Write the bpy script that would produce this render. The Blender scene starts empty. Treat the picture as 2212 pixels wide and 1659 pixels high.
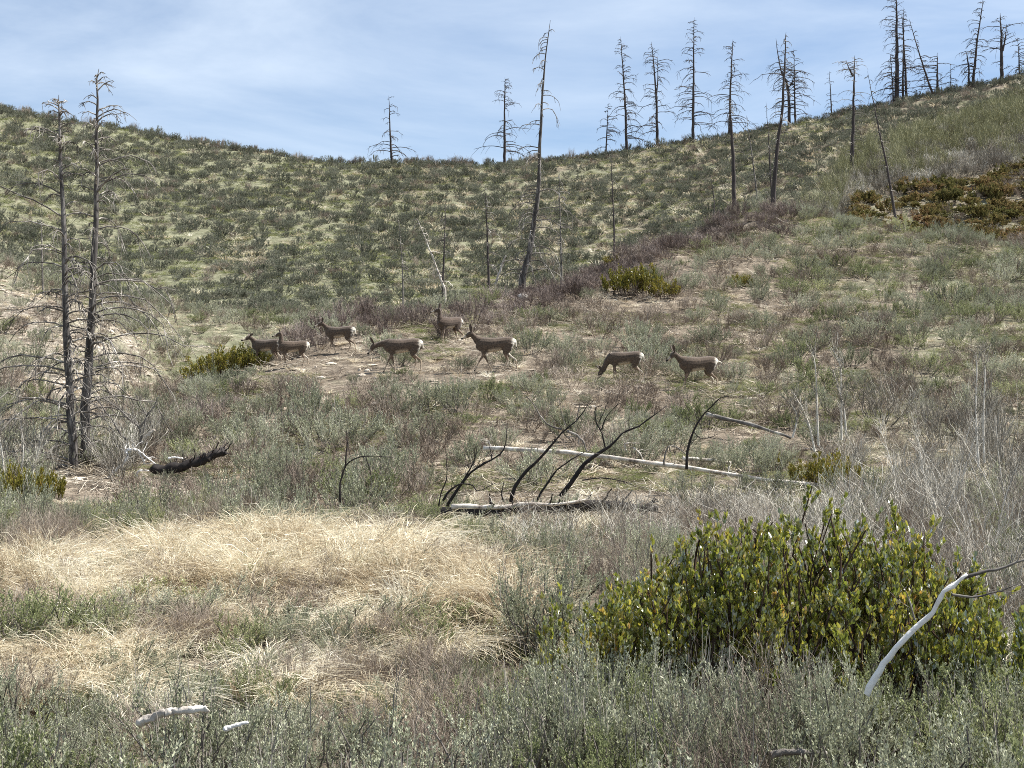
import bpy, math, random
import numpy as np
from mathutils import Vector, Matrix
from mathutils.kdtree import KDTree

R = math.radians
random.seed(7)
rng = np.random.default_rng(11)
scene = bpy.context.scene
C = scene.collection

# ------------------------------------------------------------------ camera, sky, sun
FD, CX, CY = 3240.0, 1106.0, 829.5            # focal length and centre on a 2212 x 1659 picture
cam_data = bpy.data.cameras.new('camera')
cam_data.sensor_width = 36
cam_data.lens = 36 * FD / 2212
cam_data.clip_start = 0.1
cam_data.clip_end = 5000
cam = bpy.data.objects.new('camera', cam_data)
cam.location = (0, 0, 0)
cam.rotation_euler = (R(90), 0, 0)
C.objects.link(cam)
scene.camera = cam

SUN_EL, SUN_AZ = R(53), R(76)                 # azimuth clockwise from +Y
world = bpy.data.worlds.new('World')
scene.world = world
world.use_nodes = True
nt = world.node_tree
nt.nodes.clear()
wo = nt.nodes.new('ShaderNodeOutputWorld')
bg = nt.nodes.new('ShaderNodeBackground')
sky = nt.nodes.new('ShaderNodeTexSky')
sky.sky_type = 'NISHITA'
sky.sun_disc = False
sky.sun_elevation = SUN_EL
sky.sun_rotation = SUN_AZ
sky.altitude = 1600
sky.air_density = 1.0
sky.dust_density = 0.6
sky.ozone_density = 3.0
bg.inputs['Strength'].default_value = 0.066
# thin cirrus: stretched noise on the sky direction
tc = nt.nodes.new('ShaderNodeTexCoord')
mp = nt.nodes.new('ShaderNodeMapping'); mp.inputs['Scale'].default_value = (2.2, 2.2, 9.0)
mp.inputs['Rotation'].default_value = (0, R(-9), 0); mp.inputs['Location'].default_value = (0.35, 0.1, 0.2)
n1 = nt.nodes.new('ShaderNodeTexNoise'); n1.inputs['Scale'].default_value = 1.4
n1.inputs['Detail'].default_value = 9; n1.inputs['Roughness'].default_value = 0.58; n1.inputs['Distortion'].default_value = 0.35
cr = nt.nodes.new('ShaderNodeValToRGB')
cr.color_ramp.elements[0].position = 0.38; cr.color_ramp.elements[0].color = (0.16, 0.16, 0.16, 1)
cr.color_ramp.elements[1].position = 0.74; cr.color_ramp.elements[1].color = (0.74, 0.74, 0.74, 1)
mx = nt.nodes.new('ShaderNodeMix'); mx.data_type = 'RGBA'
mx.inputs[7].default_value = (6.6, 7.5, 8.6, 1)
nt.links.new(tc.outputs['Generated'], mp.inputs['Vector'])
nt.links.new(mp.outputs['Vector'], n1.inputs['Vector'])
nt.links.new(n1.outputs['Fac'], cr.inputs['Fac'])
nt.links.new(cr.outputs['Color'], mx.inputs[0])
nt.links.new(sky.outputs['Color'], mx.inputs[6])
nt.links.new(mx.outputs[2], bg.inputs['Color'])
nt.links.new(bg.outputs['Background'], wo.inputs['Surface'])

sd = bpy.data.lights.new('sun', 'SUN')
sd.energy = 5.0
sd.angle = R(0.53)
sd.color = (1.0, 0.975, 0.93)
sun = bpy.data.objects.new('sun', sd)
sdir = Vector((math.sin(SUN_AZ) * math.cos(SUN_EL), math.cos(SUN_AZ) * math.cos(SUN_EL), math.sin(SUN_EL)))
sun.rotation_euler = (-sdir).to_track_quat('-Z', 'Y').to_euler()
sun.location = (40, 20, 60)
C.objects.link(sun)

scene.view_settings.view_transform = 'Standard'
scene.view_settings.look = 'None'
scene.view_settings.exposure = 1.06
scene.view_settings.gamma = 1
scene.cycles.max_bounces = 6
scene.cycles.diffuse_bounces = 3
scene.cycles.transmission_bounces = 3
scene.cycles.use_denoising = False
scene.cycles.use_adaptive_sampling = False
scene.cycles.pixel_filter_type = 'BLACKMAN_HARRIS'
scene.cycles.filter_width = 0.95

# ------------------------------------------------------------------ materials
def ramp(nt, stops, interp='LINEAR'):
    r = nt.nodes.new('ShaderNodeValToRGB')
    r.color_ramp.interpolation = interp
    e = r.color_ramp.elements
    while len(e) < len(stops): e.new(0.5)
    for i, (p, c) in enumerate(stops):
        e[i].position = p; e[i].color = (*c, 1)
    return r

def new_mat(name):
    m = bpy.data.materials.new(name); m.use_nodes = True
    m.node_tree.nodes.clear()
    return m, m.node_tree, m.node_tree.nodes.new('ShaderNodeOutputMaterial')

def math_node(nt, op, a, b=None, clamp=False):
    n = nt.nodes.new('ShaderNodeMath'); n.operation = op; n.use_clamp = clamp
    for i, x in enumerate((a, b)):
        if x is None: continue
        if isinstance(x, (int, float)): n.inputs[i].default_value = x
        else: nt.links.new(x, n.inputs[i])
    return n.outputs[0]

def plant_mat(name, stops, trans=0.25, gloss=0.0, rough=0.45, objmix=0.45, patch=0.35, pscale=0.35):
    """leaf or twig: colour from a per-face tint and a per-plant random value"""
    m, nt, out = new_mat(name)
    at = nt.nodes.new('ShaderNodeAttribute'); at.attribute_name = 'tint'
    oi = nt.nodes.new('ShaderNodeObjectInfo')
    a = math_node(nt, 'MULTIPLY', at.outputs['Fac'], 1 - objmix)
    b = math_node(nt, 'MULTIPLY', oi.outputs['Random'], objmix)
    r = ramp(nt, stops)
    f0 = math_node(nt, 'ADD', a, b)
    if patch:
        ge = nt.nodes.new('ShaderNodeNewGeometry'); pn_ = nt.nodes.new('ShaderNodeTexNoise'); pn_.inputs['Scale'].default_value = pscale; pn_.inputs['Detail'].default_value = 3
        nt.links.new(ge.outputs['Position'], pn_.inputs['Vector'])
        f0 = math_node(nt, 'ADD', f0, math_node(nt, 'MULTIPLY', math_node(nt, 'SUBTRACT', pn_.outputs['Fac'], 0.5), patch * 2.6))
    nt.links.new(f0, r.inputs['Fac'])
    d = nt.nodes.new('ShaderNodeBsdfDiffuse'); nt.links.new(r.outputs['Color'], d.inputs['Color'])
    sh = d.outputs[0]
    if trans > 0:
        t = nt.nodes.new('ShaderNodeBsdfTranslucent'); nt.links.new(r.outputs['Color'], t.inputs['Color'])
        mxs = nt.nodes.new('ShaderNodeMixShader'); mxs.inputs[0].default_value = trans
        nt.links.new(sh, mxs.inputs[1]); nt.links.new(t.outputs[0], mxs.inputs[2]); sh = mxs.outputs[0]
    if gloss > 0:
        g = nt.nodes.new('ShaderNodeBsdfGlossy'); g.inputs['Roughness'].default_value = rough
        fr = nt.nodes.new('ShaderNodeLayerWeight'); fr.inputs['Blend'].default_value = 0.35
        f = math_node(nt, 'ADD', math_node(nt, 'MULTIPLY', fr.outputs['Fresnel'], gloss), gloss * 0.25)
        mxs = nt.nodes.new('ShaderNodeMixShader'); nt.links.new(f, mxs.inputs[0])
        nt.links.new(sh, mxs.inputs[1]); nt.links.new(g.outputs[0], mxs.inputs[2]); sh = mxs.outputs[0]
    nt.links.new(sh, out.inputs['Surface'])
    return m

def wood_mat(name, stops, scale=9.0, zsq=0.25, rough=0.8, bump=0.4, obj=True):
    m, nt, out = new_mat(name)
    tcn = nt.nodes.new('ShaderNodeTexCoord')
    mpn = nt.nodes.new('ShaderNodeMapping'); mpn.inputs['Scale'].default_value = (1, 1, zsq)
    nz = nt.nodes.new('ShaderNodeTexNoise'); nz.inputs['Scale'].default_value = scale
    nz.inputs['Detail'].default_value = 6; nz.inputs['Roughness'].default_value = 0.65
    nt.links.new(tcn.outputs['Object'], mpn.inputs['Vector']); nt.links.new(mpn.outputs['Vector'], nz.inputs['Vector'])
    r = ramp(nt, stops); nt.links.new(nz.outputs['Fac'], r.inputs['Fac'])
    p = nt.nodes.new('ShaderNodeBsdfPrincipled'); p.inputs['Roughness'].default_value = rough
    p.inputs['Specular IOR Level'].default_value = 0.25
    nt.links.new(r.outputs['Color'], p.inputs['Base Color'])
    bp = nt.nodes.new('ShaderNodeBump'); bp.inputs['Strength'].default_value = bump; bp.inputs['Distance'].default_value = 0.02
    nt.links.new(nz.outputs['Fac'], bp.inputs['Height']); nt.links.new(bp.outputs[0], p.inputs['Normal'])
    nt.links.new(p.outputs[0], out.inputs['Surface'])
    return m

M = {}
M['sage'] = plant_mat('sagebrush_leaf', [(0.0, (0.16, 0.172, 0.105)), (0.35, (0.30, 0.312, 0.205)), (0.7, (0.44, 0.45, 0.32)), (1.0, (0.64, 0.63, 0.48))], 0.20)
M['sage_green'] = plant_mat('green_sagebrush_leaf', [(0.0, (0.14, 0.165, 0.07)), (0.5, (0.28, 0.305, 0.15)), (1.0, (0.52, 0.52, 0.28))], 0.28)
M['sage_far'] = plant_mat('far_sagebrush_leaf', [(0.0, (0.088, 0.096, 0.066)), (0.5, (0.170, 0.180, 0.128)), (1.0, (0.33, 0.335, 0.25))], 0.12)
M['sage_stem'] = plant_mat('sagebrush_stem', [(0.0, (0.06, 0.05, 0.045)), (0.5, (0.19, 0.17, 0.15)), (1.0, (0.40, 0.36, 0.31))], 0.0)
M['twig'] = plant_mat('brown_twig', [(0.0, (0.105, 0.080, 0.062)), (0.5, (0.235, 0.190, 0.152)), (1.0, (0.50, 0.43, 0.35))], 0.0)
M['twig_grey'] = plant_mat('grey_twig', [(0.0, (0.085, 0.072, 0.060)), (0.5, (0.25, 0.225, 0.185)), (1.0, (0.72, 0.68, 0.58))], 0.0)
M['aspen_twig'] = plant_mat('pale_yellow_twig', [(0.0, (0.16, 0.15, 0.08)), (0.5, (0.27, 0.265, 0.15)), (1.0, (0.40, 0.38, 0.25))], 0.0)
M['bleached_stem'] = wood_mat('pale_sapling_bark', [(0.3, (0.42, 0.38, 0.31)), (0.6, (0.68, 0.64, 0.56))], 9, 1)
M['mauve'] = plant_mat('mauve_twig', [(0.0, (0.085, 0.065, 0.056)), (0.5, (0.195, 0.155, 0.135)), (1.0, (0.45, 0.38, 0.33))], 0.0)
M['straw'] = plant_mat('dry_grass_blade', [(0.0, (0.22, 0.16, 0.10)), (0.3, (0.47, 0.38, 0.255)), (0.6, (0.74, 0.67, 0.50)), (1.0, (0.88, 0.84, 0.72))], 0.28, objmix=0.45, patch=.45, pscale=.7)
M['green_grass'] = plant_mat('green_grass_blade', [(0.0, (0.10, 0.115, 0.045)), (0.5, (0.185, 0.205, 0.085)), (1.0, (0.38, 0.37, 0.20))], 0.3)
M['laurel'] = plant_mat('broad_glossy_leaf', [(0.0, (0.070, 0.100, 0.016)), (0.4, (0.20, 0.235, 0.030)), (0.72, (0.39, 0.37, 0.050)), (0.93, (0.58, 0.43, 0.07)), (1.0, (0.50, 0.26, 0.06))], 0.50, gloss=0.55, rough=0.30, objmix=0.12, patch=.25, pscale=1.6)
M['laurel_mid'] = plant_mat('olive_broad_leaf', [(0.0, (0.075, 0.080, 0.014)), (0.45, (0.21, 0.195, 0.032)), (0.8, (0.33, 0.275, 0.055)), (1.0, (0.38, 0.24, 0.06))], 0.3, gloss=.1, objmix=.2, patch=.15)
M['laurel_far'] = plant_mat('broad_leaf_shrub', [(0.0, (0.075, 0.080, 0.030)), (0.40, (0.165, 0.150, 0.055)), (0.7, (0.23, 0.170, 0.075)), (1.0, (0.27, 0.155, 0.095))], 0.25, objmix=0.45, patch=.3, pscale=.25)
M['laurel_stem'] = plant_mat('laurel_stem', [(0.0, (0.035, 0.025, 0.02)), (1.0, (0.13, 0.09, 0.065))], 0.0)
M['litter'] = plant_mat('dead_stick', [(0.0, (0.16, 0.12, 0.09)), (0.5, (0.40, 0.34, 0.26)), (1.0, (0.72, 0.66, 0.55))], 0.0)
M['stone'] = plant_mat('pale_stone', [(0.0, (0.26, 0.20, 0.15)), (0.5, (0.46, 0.39, 0.31)), (1.0, (0.70, 0.64, 0.54))], 0.0)
M['bark'] = wood_mat('charred_bark', [(0.3, (0.022, 0.020, 0.018)), (0.5, (0.085, 0.075, 0.068)), (0.68, (0.27, 0.25, 0.225))], 11, 0.22)
M['bark_far'] = wood_mat('dark_snag_bark', [(0.3, (0.030, 0.024, 0.024)), (0.7, (0.095, 0.078, 0.072))], 6, 0.3)
M['snag_branch'] = wood_mat('weathered_branch', [(0.34, (0.05, 0.042, 0.038)), (0.55, (0.20, 0.18, 0.155)), (0.66, (0.60, 0.55, 0.48))], 2.5, 1)
M['bleached'] = wood_mat('bleached_wood', [(0.32, (0.12, 0.095, 0.075)), (0.44, (0.36, 0.31, 0.26)), (0.55, (0.56, 0.51, 0.44)), (0.7, (0.72, 0.68, 0.60))], 5, 1, bump=.9)
M['bone_white'] = wood_mat('sun_bleached_limb', [(0.30, (0.50, 0.44, 0.37)), (0.40, (0.74, 0.70, 0.64)), (0.6, (0.82, 0.80, 0.76))], 9, 1, bump=.8)
M['char'] = wood_mat('charred_wood', [(0.3, (0.010, 0.009, 0.008)), (0.6, (0.035, 0.028, 0.025)), (0.75, (0.12, 0.07, 0.05))], 12, 1)
M['rock'] = wood_mat('pale_rock', [(0.3, (0.40, 0.36, 0.31)), (0.55, (0.62, 0.58, 0.53)), (0.75, (0.74, 0.70, 0.66))], 8, 1)

# log: charred underneath, bleached where the bark is gone (pattern fixed to the log)
def log_mat():
    m, nt, out = new_mat('half_charred_log')
    at = nt.nodes.new('ShaderNodeAttribute'); at.attribute_name = 'tint'
    tcn = nt.nodes.new('ShaderNodeTexCoord')
    nz = nt.nodes.new('ShaderNodeTexNoise'); nz.inputs['Scale'].default_value = 7; nz.inputs['Detail'].default_value = 6
    nt.links.new(tcn.outputs['Object'], nz.inputs['Vector'])
    f = math_node(nt, 'ADD', at.outputs['Fac'], math_node(nt, 'SUBTRACT', nz.outputs['Fac'], 0.5))
    r = ramp(nt, [(0.40, (0.014, 0.012, 0.011)), (0.52, (0.40, 0.34, 0.29)), (0.85, (0.80, 0.77, 0.72))])
    nt.links.new(f, r.inputs['Fac'])
    p = nt.nodes.new('ShaderNodeBsdfPrincipled'); p.inputs['Roughness'].default_value = 0.85
    nt.links.new(r.outputs['Color'], p.inputs['Base Color'])
    bp = nt.nodes.new('ShaderNodeBump'); bp.inputs['Strength'].default_value = 0.6; bp.inputs['Distance'].default_value = 0.03
    nt.links.new(nz.outputs['Fac'], bp.inputs['Height']); nt.links.new(bp.outputs[0], p.inputs['Normal'])
    nt.links.new(p.outputs[0], out.inputs['Surface'])
    return m
M['half_char'] = log_mat()

def hide_mat():
    m, nt, out = new_mat('deer_hide')
    at = nt.nodes.new('ShaderNodeAttribute'); at.attribute_name = 'coat'
    tcn = nt.nodes.new('ShaderNodeTexCoord')
    nz = nt.nodes.new('ShaderNodeTexNoise'); nz.inputs['Scale'].default_value = 30; nz.inputs['Detail'].default_value = 5
    nt.links.new(tcn.outputs['Object'], nz.inputs['Vector'])
    r = ramp(nt, [(0.35, (0.60, 0.60, 0.60)), (0.65, (1.30, 1.27, 1.22))]); nt.links.new(nz.outputs['Fac'], r.inputs['Fac'])
    mm = nt.nodes.new('ShaderNodeMix'); mm.data_type = 'RGBA'; mm.blend_type = 'MULTIPLY'; mm.inputs[0].default_value = 1
    nt.links.new(at.outputs['Color'], mm.inputs[6]); nt.links.new(r.outputs['Color'], mm.inputs[7])
    p = nt.nodes.new('ShaderNodeBsdfPrincipled'); p.inputs['Roughness'].default_value = 0.9
    p.inputs['Specular IOR Level'].default_value = 0.15
    try: p.inputs['Sheen Weight'].default_value = 0.25
    except KeyError: pass
    nt.links.new(mm.outputs[2], p.inputs['Base Color'])
    nt.links.new(p.outputs[0], out.inputs['Surface'])
    return m
M['hide'] = hide_mat()

def ground_mat():
    m, nt, out = new_mat('hillside_ground')
    at = nt.nodes.new('ShaderNodeAttribute'); at.attribute_name = 'zone'
    sep = nt.nodes.new('ShaderNodeSeparateColor'); nt.links.new(at.outputs['Color'], sep.inputs[0])
    tcn = nt.nodes.new('ShaderNodeTexCoord')
    def noise(s, d=6, ro=0.6):
        n = nt.nodes.new('ShaderNodeTexNoise'); n.inputs['Scale'].default_value = s; n.inputs['Detail'].default_value = d
        n.inputs['Roughness'].default_value = ro; nt.links.new(tcn.outputs['Object'], n.inputs['Vector']); return n.outputs['Fac']
    def mixc(f, a, b):
        k = nt.nodes.new('ShaderNodeMix'); k.data_type = 'RGBA'
        nt.links.new(f, k.inputs[0]); nt.links.new(a, k.inputs[6]); nt.links.new(b, k.inputs[7]); return k.outputs[2]
    soil = ramp(nt, [(0.3, (0.090, 0.072, 0.054)), (0.5, (0.195, 0.158, 0.118)), (0.68, (0.40, 0.335, 0.255))]); nt.links.new(noise(2.6, 9, 0.72), soil.inputs['Fac'])
    grass = ramp(nt, [(0.32, (0.098, 0.098, 0.058)), (0.5, (0.182, 0.180, 0.112)), (0.68, (0.29, 0.285, 0.195))]); nt.links.new(noise(1.9, 9, 0.7), grass.inputs['Fac'])
    scree = ramp(nt, [(0.36, (0.10, 0.082, 0.064)), (0.5, (0.29, 0.25, 0.20)), (0.64, (0.66, 0.59, 0.48))]); nt.links.new(noise(4.0, 10, 0.8), scree.inputs['Fac'])
    patch = noise(0.33, 5, 0.6)
    gf = math_node(nt, 'MULTIPLY', math_node(nt, 'SUBTRACT', math_node(nt, 'ADD', sep.outputs[0], patch), 0.80), 4.0, True)
    c = mixc(gf, soil.outputs['Color'], grass.outputs['Color'])
    sf = math_node(nt, 'MULTIPLY', math_node(nt, 'SUBTRACT', math_node(nt, 'ADD', sep.outputs[1], noise(0.8, 5)), 0.95), 4.0, True)
    c = mixc(sf, c, scree.outputs['Color'])
    p = nt.nodes.new('ShaderNodeBsdfPrincipled'); p.inputs['Roughness'].default_value = 0.95; p.inputs['Specular IOR Level'].default_value = 0.1
    nt.links.new(c, p.inputs['Base Color'])
    bp = nt.nodes.new('ShaderNodeBump'); bp.inputs['Strength'].default_value = 0.9; bp.inputs['Distance'].default_value = 0.12
    nt.links.new(noise(5.0, 9, 0.75), bp.inputs['Height']); nt.links.new(bp.outputs[0], p.inputs['Normal'])
    nt.links.new(p.outputs[0], out.inputs['Surface'])
    return m
M['ground'] = ground_mat()

# ------------------------------------------------------------------ terrain
def vnoise(x, y, seed=0):
    x = np.asarray(x, float); y = np.asarray(y, float)
    xi = np.floor(x).astype(np.int64); yi = np.floor(y).astype(np.int64)
    fx = x - xi; fy = y - yi
    fx = fx * fx * (3 - 2 * fx); fy = fy * fy * (3 - 2 * fy)
    def hsh(a, b):
        n = (a * 374761393 + b * 668265263 + seed * 1442695041) & 0x7fffffff
        n = ((n ^ (n >> 13)) * 1274126177) & 0x7fffffff
        return ((n ^ (n >> 16)) & 0xffff) / 65535.0
    return (hsh(xi, yi) * (1 - fx) + hsh(xi + 1, yi) * fx) * (1 - fy) + (hsh(xi, yi + 1) * (1 - fx) + hsh(xi + 1, yi + 1) * fx) * fy

def fbm(x, y, seed=0, o=4):
    s = 0; a = 0.5
    for k in range(o):
        s = s + a * (vnoise(x * 2 ** k, y * 2 ** k, seed + k) - 0.5); a *= 0.5
    return s

def zz(yd, Y): return (CY - yd) / FD * Y
NEARP = [(4, -2.4), (20, -2.35)]
PROF = {
 -500: [(26, 1125), (32, 1040), (38, 930), (45, 830), (55, 650), (68, 480), (74, 475), (95, 400), (125, 250), (150, 130)],
 0:    [(26, 1130), (32, 1020), (38, 930), (45, 830), (55, 690), (65, 562), (72, 600), (85, 560), (100, 470), (125, 335), (150, 232)],
 200:  [(26, 1130), (32, 1035), (38, 960), (46, 850), (55, 725), (60, 650), (68, 660), (80, 630), (100, 540), (125, 385), (150, 266)],
 310:  [(26, 1127), (32, 1035), (38, 935), (41, 895), (45, 930), (52, 880), (60, 740), (66, 700), (80, 640), (100, 545), (125, 395), (150, 285)],
 400:  [(26, 1125), (32, 1030), (38, 925), (45, 832), (50, 890), (57, 860), (64, 755), (72, 700), (85, 620), (100, 540), (125, 410), (150, 305)],
 550:  [(26, 1125), (31, 1045), (37, 930), (44, 805), (49, 755), (54, 830), (62, 790), (72, 700), (85, 620), (100, 542), (125, 420), (150, 328)],
 700:  [(26, 1125), (30, 1060), (36, 930), (44, 790), (50, 712), (53, 690), (58, 770), (66, 760), (76, 680), (85, 615), (100, 545), (125, 430), (150, 348)],
 1100: [(26, 1125), (30, 1040), (36, 905), (44, 790), (52, 682), (57, 622), (62, 700), (70, 760), (80, 690), (95, 605), (110, 530), (130, 440), (150, 355)],
 1400: [(26, 1125), (30, 1050), (36, 930), (44, 800), (52, 700), (60, 603), (66, 518), (71, 600), (80, 650), (95, 580), (110, 500), (130, 400), (150, 320)],
 1600: [(26, 1120), (30, 1050), (36, 930), (44, 810), (52, 705), (60, 605), (70, 478), (75, 428), (81, 510), (90, 540), (100, 490), (112, 425), (130, 350), (150, 288)],
 1900: [(26, 1120), (30, 1055), (36, 950), (44, 825), (52, 722), (60, 635), (68, 550), (74, 486), (80, 560), (88, 570), (97, 490), (108, 400), (122, 320), (135, 270), (150, 228)],
 2212: [(26, 1120), (30, 1060), (36, 960), (44, 835), (52, 735), (60, 650), (67, 580), (73, 528), (79, 590), (87, 600), (95, 520), (110, 365), (122, 290), (135, 225), (150, 166)],
 2750: [(26, 1110), (30, 1050), (36, 950), (44, 830), (52, 730), (60, 650), (67, 590), (73, 550), (79, 590), (87, 570), (95, 480), (110, 300), (130, 150), (150, 40)],
}
GY = np.linspace(4, 260, 641)
GXD = np.linspace(-500, 2750, 327)
cols = []
for xd in sorted(PROF):
    p = NEARP + [(Y, zz(y, Y)) for Y, y in PROF[xd]]
    zl = p[-1][1]
    p += [(160, zl + 0.8), (175, zl + 0.3), (200, zl - 4), (260, zl - 14)]
    cols.append(np.interp(GY, [a for a, b in p], [b for a, b in p]))
cols = np.array(cols); xs = np.array(sorted(PROF), float)
G = np.array([np.interp(GXD, xs, cols[:, j]) for j in range(len(GY))])     # [Y, x]
def blur(A, ax, s):
    k = np.exp(-0.5 * (np.arange(-3 * s, 3 * s + 1) / s) ** 2); k /= k.sum()
    pad = [(0, 0), (0, 0)]; pad[ax] = (3 * s, 3 * s)
    B = np.pad(A, pad, mode='edge')
    return np.apply_along_axis(lambda v: np.convolve(v, k, 'valid'), ax, B)
G = blur(blur(G, 0, 3), 1, 5)

def h(X, Y):
    X = np.asarray(X, float); Y = np.asarray(Y, float)
    Yc = np.clip(Y, 4.0, 259.9)
    xd = np.clip(CX + FD * X / Yc, -500, 2749.9)
    a = (Yc - 4) / (GY[1] - GY[0]); b = (xd + 500) / (GXD[1] - GXD[0])
    i = np.clip(a.astype(int), 0, len(GY) - 2); j = np.clip(b.astype(int), 0, len(GXD) - 2)
    fa = a - i; fb = b - j
    z = (G[i, j] * (1 - fa) + G[i + 1, j] * fa) * (1 - fb) + (G[i, j + 1] * (1 - fa) + G[i + 1, j + 1] * fa) * fb
    amp = np.clip((Yc - 10) / 60, 0.15, 1.0)
    z = z + amp * (0.9 * fbm(X / 9, Y / 9, 3) + 0.35 * fbm(X / 2.2, Y / 2.2, 9))
    far = np.hypot(X, Y)
    return z - np.clip((far - 260) / 400, 0, 1) * 10

def hs(X, Y): return float(h(X, Y))

def proj(P):
    P = np.asarray(P, float)
    return CX + FD * P[..., 0] / P[..., 1], CY - FD * P[..., 2] / P[..., 1]

def hit(xd, yd, y0=5.0, y1=200.0):
    """ground point seen at (xd, yd), searching depths y0..y1"""
    Y = np.linspace(y0, y1, 4000)
    X = (xd - CX) / FD * Y
    d = (CY - yd) / FD * Y - h(X, Y)
    s = np.where((d[:-1] > 0) & (d[1:] <= 0))[0]
    k = s[0] if len(s) else int(np.argmin(np.abs(d)))
    return float(X[k]), float(Y[k]), hs(X[k], Y[k])

def up(xd, yd, Y): return ((xd - CX) / FD * Y, Y, (CY - yd) / FD * Y)

# ------------------------------------------------------------------ mesh tools
class Geo:
    def __init__(s): s.V = []; s.F = []; s.T = []; s.Mi = []; s.n = 0
    def add(s, V, F, tint=0.5, mi=0):
        V = np.asarray(V, np.float32).reshape(-1, 3); F = np.asarray(F, np.int64)
        s.V.append(V); s.F.append(F + s.n); s.n += len(V)
        s.T.append(np.broadcast_to(np.asarray(tint, np.float32), (len(F),)).copy())
        s.Mi.append(np.full(len(F), mi, np.int32))
    def mesh(s, name, mats, smooth=False):
        me = bpy.data.meshes.new(name)
        V = np.concatenate(s.V)
        me.vertices.add(len(V)); me.vertices.foreach_set('co', V.ravel())
        tot = np.concatenate([np.full(len(f), f.shape[1]) for f in s.F])
        lv = np.concatenate([f.ravel() for f in s.F])
        me.loops.add(len(lv)); me.loops.foreach_set('vertex_index', lv.astype(np.int32))
        st = np.concatenate([[0], np.cumsum(tot)[:-1]]).astype(np.int32)
        me.polygons.add(len(tot)); me.polygons.foreach_set('loop_start', st)
        me.polygons.foreach_set('material_index', np.concatenate(s.Mi))
        if smooth: me.polygons.foreach_set('use_smooth', np.ones(len(tot), bool))
        for m in mats: me.materials.append(m)
        me.update(calc_edges=True)
        a = me.attributes.new('tint', 'FLOAT', 'FACE'); a.data.foreach_set('value', np.concatenate(s.T).astype(np.float32))
        return me

def norm(v): return v / np.maximum(np.linalg.norm(v, axis=-1, keepdims=True), 1e-9)
def rnd_dir(n, r): return norm(r.normal(size=(n, 3)))

def ribbons(g, P, W, side, tint, mi=0):
    n, k, _ = P.shape
    W = np.broadcast_to(W, (n, k))
    A = P - side[:, None, :] * W[..., None] * 0.5; B = P + side[:, None, :] * W[..., None] * 0.5
    V = np.stack([A, B], 2).reshape(-1, 3)
    base = (np.arange(n) * k * 2)[:, None] + (np.arange(k - 1) * 2)[None, :]
    F = np.stack([base, base + 1, base + 3, base + 2], -1).reshape(-1, 4)
    g.add(V, F, np.repeat(np.broadcast_to(tint, (n,)), k - 1), mi)

def tubes(g, P, Rr, sides=5, tint=0.5, mi=0):
    P = np.asarray(P, float); n, k, _ = P.shape
    Rr = np.broadcast_to(np.asarray(Rr, float), (n, k))
    T = np.empty_like(P); T[:, 1:-1] = P[:, 2:] - P[:, :-2]; T[:, 0] = P[:, 1] - P[:, 0]; T[:, -1] = P[:, -1] - P[:, -2]
    T = norm(T)
    ref = np.where(np.abs(T[:, :1, 2:3]) > 0.9, np.array([1.0, 0, 0]), np.array([0, 0, 1.0]))
    ref = np.broadcast_to(ref, T.shape)
    U = norm(np.cross(T, ref)); Vv = np.cross(T, U)
    a = np.arange(sides) * 2 * np.pi / sides
    ring = P[:, :, None, :] + Rr[:, :, None, None] * (np.cos(a)[:, None] * U[:, :, None, :] + np.sin(a)[:, None] * Vv[:, :, None, :])
    V = ring.reshape(-1, 3)
    b = (np.arange(n) * k * sides)[:, None, None] + (np.arange(k - 1) * sides)[None, :, None]
    j = np.arange(sides)[None, None, :]; j2 = (j + 1) % sides
    F = np.stack([b + j, b + j2, b + sides + j2, b + sides + j], -1).reshape(-1, 4)
    g.add(V, F, np.repeat(np.broadcast_to(tint, (n,)), (k - 1) * sides), mi)

def leaves(g, Cc, D, S, L, W, tint, mi=0, hexa=False):
    """leaf blades at Cc, along D, width along S"""
    n = len(Cc); L = np.broadcast_to(L, (n,))[:, None]; W = np.broadcast_to(W, (n,))[:, None]
    if hexa:
        N = norm(np.cross(D, S))
        V = np.stack([Cc, Cc + D * L * .3 + S * W * .5 + N * W * .12, Cc + D * L * .72 + S * W * .42 + N * W * .12, Cc + D * L,
                      Cc + D * L * .72 - S * W * .42 + N * W * .12, Cc + D * L * .3 - S * W * .5 + N * W * .12], 1).reshape(-1, 3)
        b = np.arange(n)[:, None] * 6
        F = np.concatenate([b + np.array([0, 1, 2, 3]), b + np.array([0, 3, 4, 5])], 0)
        t = np.concatenate([np.broadcast_to(tint, (n,))] * 2)
    else:
        V = np.stack([Cc, Cc + D * L * .5 + S * W * .5, Cc + D * L, Cc + D * L * .5 - S * W * .5], 1).reshape(-1, 3)
        F = np.arange(n * 4).reshape(n, 4); t = tint
    g.add(V, F, t, mi)

def curves_from(base, d, L, k, bend, r, wob=0.03):
    """n curved paths: start, direction, length, bend vector added quadratically"""
    t = np.linspace(0, 1, k)[None, :, None]
    P = base[:, None, :] + d[:, None, :] * L[:, None, None] * t + bend[:, None, :] * (t ** 2) * L[:, None, None]
    P[:, 1:] += r.normal(size=(len(base), k - 1, 3)) * wob * L[:, None, None]
    return P

def sample_on(P, idx, t):
    k = P.shape[1]; f = t * (k - 1); i = np.minimum(f.astype(int), k - 2); f = (f - i)[:, None]
    a = P[idx, i]; b = P[idx, i + 1]
    return a * (1 - f) + b * f, norm(b - a)

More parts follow.
